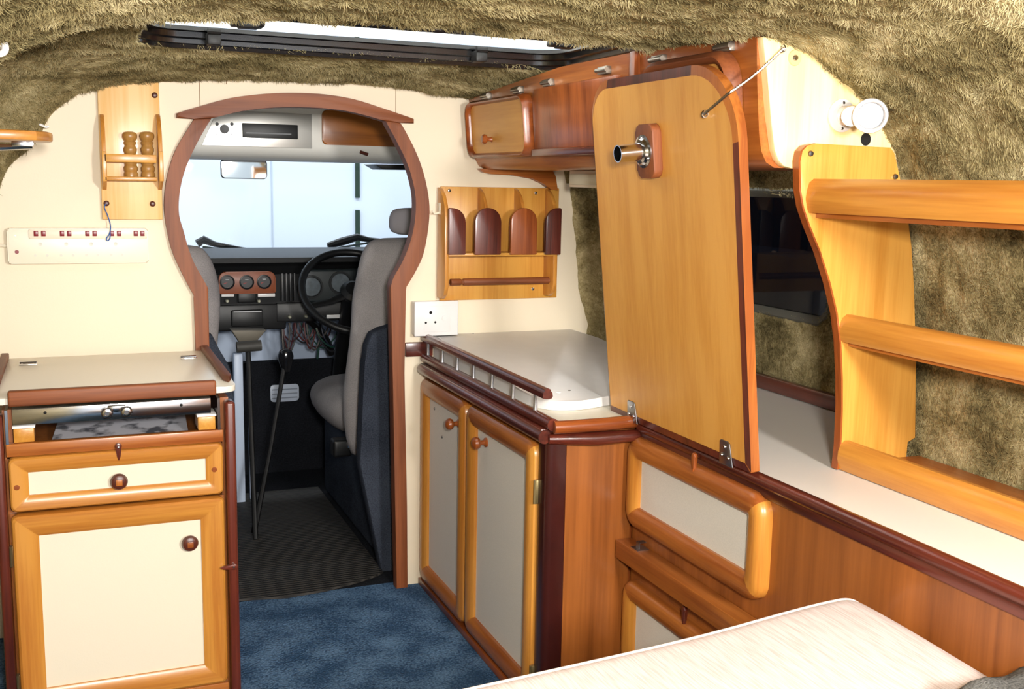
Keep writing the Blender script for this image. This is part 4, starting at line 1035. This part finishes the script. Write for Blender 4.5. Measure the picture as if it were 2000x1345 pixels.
def backpanel(pxs, y, t, name, label):
    b = MB(); b.prism([at(x, z, 'y', y) if isinstance(x, int) else Vector((x, y, z)) for x, z in pxs], (0, t, 0), .006); return tag(b.build(name, greyc), label, 'seat box')
sbx = thing('seat_box', 'grey carpeted box and backboard behind the driver seat', 'seat box', (1.0, 3.0, 0))
b = MB(); b.prism([Vector((.755, 2.74, 0))]+[at(x, z, 'y', 2.74) for x, z in ((703, 905), (709, 780), (713, 708), (717, 675), (727, 652), (745, 643), (766, 636))]+[Vector((1.35, 2.74, .72)), Vector((1.35, 2.74, 0))], (0, .05, 0), .006); b.build('backboard', greyc, sbx)
b = MB(); b.box((.772, 2.78, 0), (1.35, 3.56, .30), .02, 3); b.build('base_box', greyc, sbx)
sbl = thing('seat_box', 'grey carpeted backboard behind the passenger seat', 'seat box', (.1, 2.9, 0))
b = MB(); b.prism([Vector((-.2, 2.78, 0)), Vector((-.2, 2.78, .70))]+[at(x, z, 'y', 2.78) for x, z in ((400, 648), (415, 655), (430, 685), (448, 715), (455, 740), (456, 800))]+[Vector((.352, 2.78, 0))], (0, .05, 0), .006); b.build('backboard', greyc, sbl)
b = MB(); b.box((-.2, 2.82, 0), (.33, 3.35, .30), .02, 3); b.build('base_box', greyc, sbl)
def blob(path, name, mat, parent, n=24):
    """lofted rounded slab: list of (cx, cy, cz, half width x, half depth y) stacked upward"""
    b = MB(); rings = []
    for cx, cy, cz, hx, hy in path:
        row = []
        for i in range(n):
            a = 2*PI*i/n; c, s = math.cos(a), math.sin(a)
            row.append(b.v((cx+hx*math.copysign(abs(c)**.55, c), cy+hy*math.copysign(abs(s)**.7, s), cz)))
        rings.append(row)
    for i in range(len(rings)-1):
        for j in range(n): b.f([rings[i][j], rings[i][(j+1) % n], rings[i+1][(j+1) % n], rings[i+1][j]])
    b.f(rings[0][::-1]); b.f(rings[-1])
    o = b.build(name, mat, parent, angle=80); md = o.modifiers.new('s', 'SUBSURF'); md.levels = 1; md.render_levels = 1
    return o
ds = thing('driver_seat', 'grey tweed driver seat with headrest seen through the doorway', 'seat', (.95, 3.1, .30))
def ex(pl, y): return at(pl[0], pl[1], 'y', y)
yb_ = 2.93
lft = [(668, 800), (672, 755), (680, 700), (689, 640), (690, 590), (697, 560), (705, 525), (713, 495), (727, 474), (745, 465)]
pth = []
for i, pl in enumerate(lft):
    p = ex(pl, yb_); hw = 1.0-p.x if i < 8 else (.99-p.x if i == 8 else .96-p.x)
    hw = max(.09, (1.20-p.x)/2) if i < 8 else (.19 if i == 8 else .14)
    cx = p.x+hw if i < 8 else p.x+hw
    pth.append((cx, yb_+.0+.05*(i/9), p.z, hw, .055 if i < 8 else (.045 if i == 8 else .02)))
p = ex((672, 860), yb_); pth.insert(0, (p.x+.24, yb_, p.z, .235, .05)); p = ex((690, 920), 2.88); pth.insert(0, (p.x+.22, yb_-.01, p.z, .215, .04))
blob(pth, 'backrest', seatm, ds)
hp_ = [((762, 462), .02), ((760, 445), .035), ((762, 422), .035), ((768, 409), .028), ((778, 405), .012)]
pth = []
for pl, hy in hp_:
    p = ex(pl, 2.97); pth.append((p.x+.12, 2.98, p.z, .12 if hy > .02 else .11, hy))
blob(pth, 'headrest', plain('headrest_grey', (150, 146, 150), .9), ds)
pth = [(.935, 3.26, .300, .17, .20), (.930, 3.26, .315, .215, .24), (.925, 3.265, .36, .245, .27), (.925, 3.265, .40, .245, .27), (.93, 3.26, .43, .22, .245), (.95, 3.25, .44, .16, .19)]
blob(pth, 'seat_cushion', seatm, ds)
b = MB(); p = at(667, 873, 'y', 3.0); b.box((p.x-.028, 2.98, p.z-.026), (p.x+.028, 3.03, p.z+.026), .008, 3); b.build('recline_lever', black, ds)
b = MB(); p = at(683, 868, 'y', 2.975); b.box((p.x-.008, 2.965, p.z-.008), (p.x+.008, 2.985, p.z+.008), .002); b.build('buckle', chrome, ds)
pss = thing('passenger_seat', 'grey tweed passenger seat half hidden behind the cream bulkhead', 'seat', (.1, 3.0, .30))
rgt = [(425, 690), (432, 650), (436, 590), (434, 560), (427, 530), (418, 507), (404, 488), (388, 480)]
pth = []
for i, pl in enumerate(rgt):
    p = ex(pl, 2.9); xr2 = p.x; hw = [.23, .235, .235, .23, .22, .20, .17, .12][i]
    pth.append((xr2-hw, 2.93+.05*i/8, p.z, hw, .055 if i < 6 else (.045 if i == 6 else .02)))
pth.insert(0, (pth[0][0], 2.93, .33, .22, .05))
blob(pth, 'backrest', seatm, pss)
blob([(.11, 3.2, .30, .18, .18), (.11, 3.2, .33, .22, .22), (.11, 3.2, .40, .22, .22), (.11, 3.2, .43, .18, .18)], 'seat_cushion', seatm, pss)

# ------------------------------------------------------------------ cab: dashboard
YD = 3.58
D = lambda px, py, y=YD: at(px, py, 'y', y)
db = thing('dashboard', 'black van dashboard with gauges below the windscreen', 'dashboard', (.8, 3.7, .56))
ztop = D(600, 500).z; zmid = D(560, 597).z
b = MB(); b.prism([(-.1, YD+.02, zmid), (-.1, YD, ztop-.06), (-.1, YD+.03, ztop-.035), (-.1, YD-.01, ztop-.02), (-.1, YD-.005, ztop-.004), (-.1, YD+.02, ztop), (-.1, 3.88, ztop+.01), (-.1, 3.88, zmid)], (1.7, 0, 0), .003); b.build('body', plain('dash_black', (20, 21, 23), .5, var=.3, vscale=40), db)
p, q = D(423, 600), D(560, 643); b = MB(); b.box((p.x-.1, YD+.005, q.z), (q.x, 3.75, p.z+.005), .006); b.build('lower_tray', black, db)
p, q = D(452, 606, YD-.005), D(514, 636, YD-.005); b = MB(); b.box((p.x, YD-.012, q.z), (q.x, YD+.01, p.z), .004); ash = b.build('ashtray', black, db)
b = MB(); b.box((p.x+.006, YD-.014, p.z-.006), (q.x-.006, YD-.010, p.z-.003)); b.build('ashtray_strip', steel, ash)
p, q = D(427, 531, YD-.02), D(539, 572, YD-.02)
M = basis((p.x, YD-.006, q.z), (1, 0, 0), (0, 0, 1)); b = MB(M); b.prism([(x, y, 0) for x, y in rrect(0, 0, q.x-p.x, p.z-q.z, [.006, .006, .024, .024], 8)], (0, 0, .014), .002); gp = b.build('gauge_panel', plain('copper_wood', (150, 76, 40), .4, var=.2, vscale=30), db)
for px, py in ((444, 551), (482, 551), (516, 550)):
    p = D(px, py, YD-.022); b = MB(); b.lathe([(.0, .0), (.024, 0), (.024, .006), (.020, .007), (.019, .003), (0, .003)], (p.x, YD-.018, p.z), (0, -1, 0), 24); gg = b.build('gauge', plain('gauge_black', (24, 24, 26), .3), db)
    b = MB(); b.prism([(p.x-.012, YD-.0222, p.z-.004), (p.x-.010, YD-.0222, p.z-.006), (p.x+.002, YD-.0222, p.z+.000)], (0, -.0004, 0)); b.build('needle', plain('needle_red', (190, 40, 40), .5), gg)
    b = MB(); b.prism([(p.x-.006, YD-.0222, p.z+.010), (p.x+.006, YD-.0222, p.z+.010), (p.x+.005, YD-.0222, p.z+.007), (p.x-.005, YD-.0222, p.z+.007)], (0, -.0004, 0)); b.build('dial_mark', plain('dial_white', (170, 170, 170), .5), gg)
for pa, pb2 in (((432, 574), (457, 579)), ((503, 573), (537, 579))):
    p, q = D(*pa, YD-.006), D(*pb2, YD-.006); b = MB(); b.box((p.x, YD-.012, q.z), (q.x, YD, p.z), .002); b.build('white_label', whitep, db)
p, q = D(465, 572, YD-.01), D(500, 590, YD-.01); b = MB(); b.box((p.x, YD-.014, q.z), (q.x, YD, p.z), .003); b.build('rocker_bank', black, db)
for px, py in ((444, 588), (506, 588), (566, 619), (598, 618)):
    p = D(px, py, YD-.01); b = MB(); b.lathe([(0, 0), (.007, 0), (.006, .012), (.004, .014), (0, .014)], (p.x, YD, p.z), (0, -1, 0), 12); b.build('dash_knob', plain('knob_grey', (150, 148, 130), .3, metal=.5), db)
for px in (552, 560, 568, 576):
    p, q = D(px-2.5, 533, YD-.01), D(px+2.5, 588, YD-.01); b = MB(); b.box((p.x, YD-.010, q.z), (q.x, YD+.005, p.z), .002); b.build('slider_slot', plain('slot_grey', (54, 54, 56), .4), db)
p, q = D(540, 598), D(600, 628); b = MB(); b.box((p.x, YD+.002, q.z), (1.3, 3.70, p.z+.01), .006); b.build('parcel_shelf', black, db)
# instrument binnacle
p, q = D(592, 527, YD-.03), D(720, 588, YD-.03)
b = MB(); b.box((p.x, YD-.03, q.z), (q.x+.06, YD+.02, p.z), .008, 3); bi = b.build('binnacle', plain('binnacle_dark', (36, 44, 46), .5), db)
for px, py in ((608, 560), (665, 552)):
    p = D(px, py, YD-.032); b = MB(); b.lathe([(0, .0), (.040, 0), (.040, .008), (.034, .008), (.033, .003), (0, .003)], (p.x, YD-.029, p.z), (0, -1, 0), 28); dd = b.build('dial', plain('dial_ring', (20, 24, 26), .4), db)
    b = MB(); b.lathe([(0, .0034), (.031, .0034), (0, .0036)], (p.x, YD-.029, p.z), (0, -1, 0), 28); b.build('dial_face', plain('dial_face', (120, 132, 140), .4, var=.5, vscale=60), dd)
# steering wheel
sw = thing('steering_wheel', 'large black steering wheel in front of the driver seat', 'steering wheel', D(692, 568, 3.42))
c = D(692, 568, 3.42); up = Vector((0, math.sin(math.radians(46)), math.cos(math.radians(46)))); ri = Vector((1, 0, 0))
b = MB(); b.tube([c+(ri*math.cos(a)+up*math.sin(a))*.172 for a in [2*PI*i/48 for i in range(48)]], .0125, 12, closed=True); b.build('rim', black, sw)
nrm = ri.cross(up)
b = MB(); b.lathe([(0, -.02), (.04, -.018), (.045, 0), (.03, .012), (0, .014)], c-nrm*.02*0, nrm if nrm.y < 0 else -nrm, 24); b.build('hub', black, sw)
for a in (200, 340):
    a = math.radians(a); b = MB(); e = c+(ri*math.cos(a)+up*math.sin(a))*.168; b.tube([c, c.lerp(e, .5)+Vector((0, .01, -.01)), e], [.018, .012, .010], 8, rz=.4); b.build('spoke', black, sw)
b = MB(); b.tube([c+Vector((0, .01, -.01)), c+Vector((0, .16, -.22)), c+Vector((0, .22, -.36))], [.035, .03, .03], 14); b.build('column', black, sw)
p = D(652, 618, 3.50); b = MB(); b.box((p.x-.024, 3.50, p.z-.006), (p.x+.024, 3.506, p.z+.006), .001); tag(b.build('small_plate', whitep), 'small silver plate under the steering wheel', 'plate'); 
# levers
c0_ = at(558, 697, 'y', 3.25); c1_ = at(494, 935, 'y', 3.18); c1_.z = .004
gv = thing('gear_lever', 'tall black gear lever with round knob on the cab floor', 'gear lever', c1_)
b = MB(); b.tube([c1_, c1_.lerp(c0_, .5)+Vector((.004, 0, 0)), c0_], [.010, .007, .007], 10); b.build('rod', black, gv)
b = MB(); b.lathe([(0, -.045), (.012, -.045), (.016, -.03), (.022, -.012), (.024, .004), (.020, .018), (.010, .025), (0, .026)], c0_, (0, 0, 1), 18); b.build('knob', plain('knob_gloss', (20, 20, 22), .15), gv)
h0 = at(484, 676, 'y', 3.30); h1 = at(497, 935, 'y', 3.12); h1.z = .004
hv = thing('handbrake_lever', 'upright black brake lever with T-shaped grip under the dashboard', 'brake lever', h1)
b = MB(); b.tube([h1, h0], .0085, 10); b.build('rod', black, hv)
g0, g1 = at(462, 678, 'y', 3.28), at(510, 674, 'y', 3.28); b = MB(); b.tube([g0, g1], .017, 12); b.build('grip', plain('worn_black', (62, 60, 56), .6), hv)
p = at(482, 655, 'y', 3.34); b = MB(); b.prism([at(452, 645, 'y', 3.34), at(520, 645, 'y', 3.34), at(497, 672, 'y', 3.34), at(470, 672, 'y', 3.34)], (0, .05, 0), .002); b.build('mount_plate', plain('mount_grey', (98, 92, 80), .5, metal=.3), hv)
# pale panels behind the handbrake
bl = plain('pale_blue_panel', (196, 210, 232), .4)
p, q = at(456, 690, 'y', 3.5), at(478, 872, 'y', 3.5)
b = MB(); b.box((p.x, 3.5, 0), (q.x, 3.53, p.z), .004); tag(b.build('side_board', bl), 'wide pale blue upright board left of the brake lever', 'board', 'pale boards by the brake lever')
p, q = at(483, 690, 'y', 3.52), at(491, 850, 'y', 3.52)
b = MB(); b.box((p.x, 3.52, 0), (q.x, 3.54, p.z), .003); tag(b.build('side_board', bl), 'narrow pale blue upright board right of the brake lever', 'board', 'pale boards by the brake lever')
# kick panel
b = MB(); kz = at(560, 705, 'y', 3.86).z; b.box((-.4, 3.86, -.02), (1.55, 3.90, kz)); struct(b.build('wall_kick_panel', cabc), 'black lower front panel of the cab')
p, q = at(528, 752, 'y', 3.855), at(584, 782, 'y', 3.855)
M = basis((p.x, 3.862, q.z), (1, 0, 0), (0, 0, 1)); b = MB(M); b.prism([(x, y, 0) for x, y in rrect(0, 0, q.x-p.x, p.z-q.z, [.012]*4)], (0, 0, .008), .002)
vt = b.build('air_vent', plain('vent_white', (214, 224, 240), .4)); tag(vt, 'small white slatted vent plate low on the front panel', 'vent')
for i in range(3):
    z = .012+i*.016; b = MB(M); b.box((.006, z, .008), (q.x-p.x-.006, z+.004, .010)); b.build('slat', plain('slat_grey', (150, 160, 176), .5), vt)
# nose panel between dash and kick panel, white inside
b = MB(); b.box((-.4, 3.93, kz-.05), (1.55, 3.95, D(560, 600, 3.93).z)); struct(b.build('wall_nose', plain('nose_paint', (196, 212, 236), .35)), 'pale painted nose panel under the dashboard')
# wiring
cols = [(70, 30, 36), (30, 70, 60), (40, 40, 44), (90, 84, 80), (34, 40, 60), (110, 60, 60)]
wr = thing('wiring_loom', 'tangle of loose wires hanging below the dashboard', 'wires', D(570, 640, 3.66))
rnd = random.Random(3)
for i in range(16):
    xa = 520+rnd.random()*110; xb2 = xa+20+rnd.random()*50; dp = 18+rnd.random()*38
    if i in (3, 4): xa, xb2, dp = 545+i*2, 566, 75
    y = 3.62+rnd.random()*.06
    pts = [D(xa, 630, y), D(xa+(xb2-xa)*.15, 632+dp*.6, y-.01), D((xa+xb2)/2, 634+dp, y), D(xb2-(xb2-xa)*.15, 632+dp*.6, y+.01), D(xb2, 630, y)]
    b = MB(); b.tube(smooth_line(pts, 6), .0028, 6); c = cols[i % 6]; b.build('wire', plain('wire_%d_%d_%d' % c, c, .5), wr)
b = MB(); b.tube(smooth_line([D(626, 632, 3.66), D(624, 660, 3.68), D(620, 700, 3.7)], 5), .004, 6); b.build('wire', plain('wire_30_70_60', (30, 70, 60)), wr)
b = MB(); b.tube(smooth_line([D(600, 622, 3.6), D(628, 648, 3.66), D(648, 690, 3.7)], 5), .014, 8); b.build('hose', black, wr)

# ------------------------------------------------------------------ cab: header console, mirror, visor, roof, screen
hc = thing('overhead_console', 'white console above the windscreen with radio slot', 'console', (.7, 3.3, 1.13))
hw_ = plain('console_white', (236, 234, 226), .45)
zb_ = at(580, 316, 'y', 3.32).z; zf = at(580, 292, 'y', 3.2).z
b = MB(); pr = [(3.20, 1.36), (3.195, zf+.01), (3.205, zf-.01), (3.24, zb_+.008), (3.30, zb_), (3.60, zb_+.004), (3.62, 1.36)]
b.prism([(-.2, y, z) for y, z in pr], (1.8, 0, 0)); b.build('body', hw_, hc, angle=60)
p, q = at(396, 228, 'y', 3.19), at(610, 290, 'y', 3.19); p2 = at(425, 228, 'y', 3.19)
M = basis((0, 3.196, 0), (1, 0, 0), (0, 0, 1)); b = MB(M); b.prism([(p.x-.005, q.z, 0), (q.x, q.z, 0), (q.x, p.z+.02, 0), (p2.x, p.z+.02, 0)], (0, 0, .004), .001); pl_ = b.build('metal_plate', plain('console_alloy', (216, 214, 208), .3, metal=.6), hc)
p, q = at(473, 240, 'y', 3.19), at(582, 272, 'y', 3.19); b = MB(); b.box((p.x, 3.188, q.z), (q.x, 3.20, p.z), .002); rd = b.build('radio_slot', black, hc)
b = MB(); b.box((p.x+.01, 3.1865, q.z+.012), (q.x-.02, 3.189, q.z+.016)); b.build('radio_strip', plain('radio_grey', (70, 72, 76), .4), rd)
for px, py, r in ((438.5, 252, .013), (424, 242, .005), (453, 242, .005), (425, 262, .004), (453, 262, .004)):
    p = at(px, py, 'y', 3.19); b = MB(); b.lathe([(0, 0), (r, 0), (r, .002), (r*.7, .002), (0, .001)], (p.x, 3.192, p.z), (0, -1, 0), 16); b.build('round_socket', black if r > .0045 else steel, hc)
p, q = at(629, 228, 'y', 3.19), at(785, 287, 'y', 3.19)
M = basis((0, 3.197, 0), (1, 0, 0), (0, 0, 1)); b = MB(M); b.prism([(x, y, 0) for x, y in rrect(p.x, q.z, q.x, p.z+.02, [.014]*4)], (0, 0, .010), .004, 3); b.build('locker_flap', wood('flap_brown', (170, 100, 34), (140, 78, 22), 'x'), hc)
p = at(710, 299, 'y', 3.2); b = MB(); b.tube([(p.x-.012, 3.196, p.z+.004), (p.x+.012, 3.192, p.z-.004)], .005, 8); b.build('small_catch', brown, hc)
p, q = at(431, 316, 'y', 3.5), at(522, 350, 'y', 3.5)
mi = thing('rear_view_mirror', 'rear-view mirror hanging at the top of the windscreen', 'mirror', ((p.x+q.x)/2, 3.5, q.z))
M = basis((p.x, 3.5, q.z), (1, 0, .0), (0, 0, 1)); b = MB(M); b.prism([(x, y, -.012) for x, y in rrect(0, 0, q.x-p.x, p.z-q.z+.01, [.012]*4)], (0, 0, .012), .003); b.build('housing', black, mi)
b = MB(M); b.prism([(x, y, .0) for x, y in rrect(.003, .003, q.x-p.x-.003, p.z-q.z+.007, [.010]*4)], (0, 0, .001)); b.build('mirror_glass', plain('mirror_silver', (200, 205, 205), .03, metal=1), mi)
b = MB(); b.tube([((p.x+q.x)/2, 3.512, p.z-.01), ((p.x+q.x)/2, 3.54, p.z+.02)], .007, 8); b.build('stalk', black, mi)
p, q = at(722, 318, 'y', 3.4), at(800, 324, 'y', 3.4)
b = MB(); b.prism([(p.x, 3.34, q.z+.002), (p.x+.03, 3.34, q.z-.014), (1.25, 3.34, q.z-.012), (1.25, 3.34, q.z+.006)], (0, .14, 0), .003); tag(b.build('sun_visor', black), 'folded black sun visor above the driver side of the windscreen', 'sun visor')
# windscreen with surround
wsx = thing('window_3', 'windscreen', 'window', (.7, 3.95, .84)); del wsx['category']; wsx['kind'] = 'structure'
b = MB(); b.box((-.4, 3.94, ztop-.01), (1.6, 3.945, 1.20)); b.build('pane', clearg, wsx)
for k_, (c0x, pts) in enumerate(((0, [(352, 478), (385, 476), (398, 468), (420, 477), (470, 486), (526, 494)]), (1, [(622, 495), (640, 480), (670, 471), (698, 463), (720, 468), (745, 470)]))):
    wpr = thing('wiper', ['black windscreen wiper on the passenger side', 'black windscreen wiper behind the steering wheel'][k_], 'wiper', at(*pts[0], 'y', 3.98), 'windscreen wipers')
    P = [at(x, y, 'y', 3.975) for x, y in pts]
    b = MB(); b.tube(P[1:], [.015, .015, .010, .008, .005] if k_ == 0 else [.012, .016, .014, .010, .008], 8); b.build('arm', black, wpr)
    b = MB(); b.tube([P[1]+Vector((.02, .01, -.012)), P[-1]+Vector((-.02, .01, -.004))], .004, 6); b.build('blade', plain('wiper_grey', (70, 84, 84), .5), wpr)
b = MB(); b.box((-.45, 2.65, 1.34), (1.65, 4.0, 1.37)); struct(b.build('ceiling_cab', plain('cab_roof', (150, 142, 120), .8)))
for x, nm in ((-.45, 'wall_cab_left'), (1.6, 'wall_cab_right')):
    b = MB(); b.box((x, 2.66, 0), (x+.04, 3.95, .80)); struct(b.build(nm, plain('cab_side', (120, 124, 130), .7)))

# ------------------------------------------------------------------ garage in front of the van
gm = plain('garage_paint', (218, 228, 240), .6)
b = MB(); b.box((-3, 6.0, -.5), (4.5, 6.1, 2.8)); gw = struct(b.build('wall_garage_door', gm), 'pale blue garage wall ahead of the van')
dk = plain('gap_green', (34, 56, 44), .8)
p = at(531, 400, 'y', 5.999); b = MB(); b.box((p.x-.004, 5.994, -.4), (p.x+.004, 6.001, 2.7)); b.build('panel_joint', plain('joint_grey', (186, 196, 208), .7), gw)
p = at(698.5, 400, 'y', 5.99)
for za, zb2 in ((at(698, 410, 'y', 5.99).z, -.2), (2.6, at(698, 386, 'y', 5.99).z)):
    b = MB(); b.box((p.x-.012, 5.985, min(za, zb2)), (p.x+.012, 6.001, max(za, zb2))); b.build('dark_gap', dk, gw)
b = MB(); b.box((-3, 4.0, -.5), (4.5, 6.0, -.45)); struct(b.build('floor_garage', plain('garage_floor', (150, 150, 150), .7)))
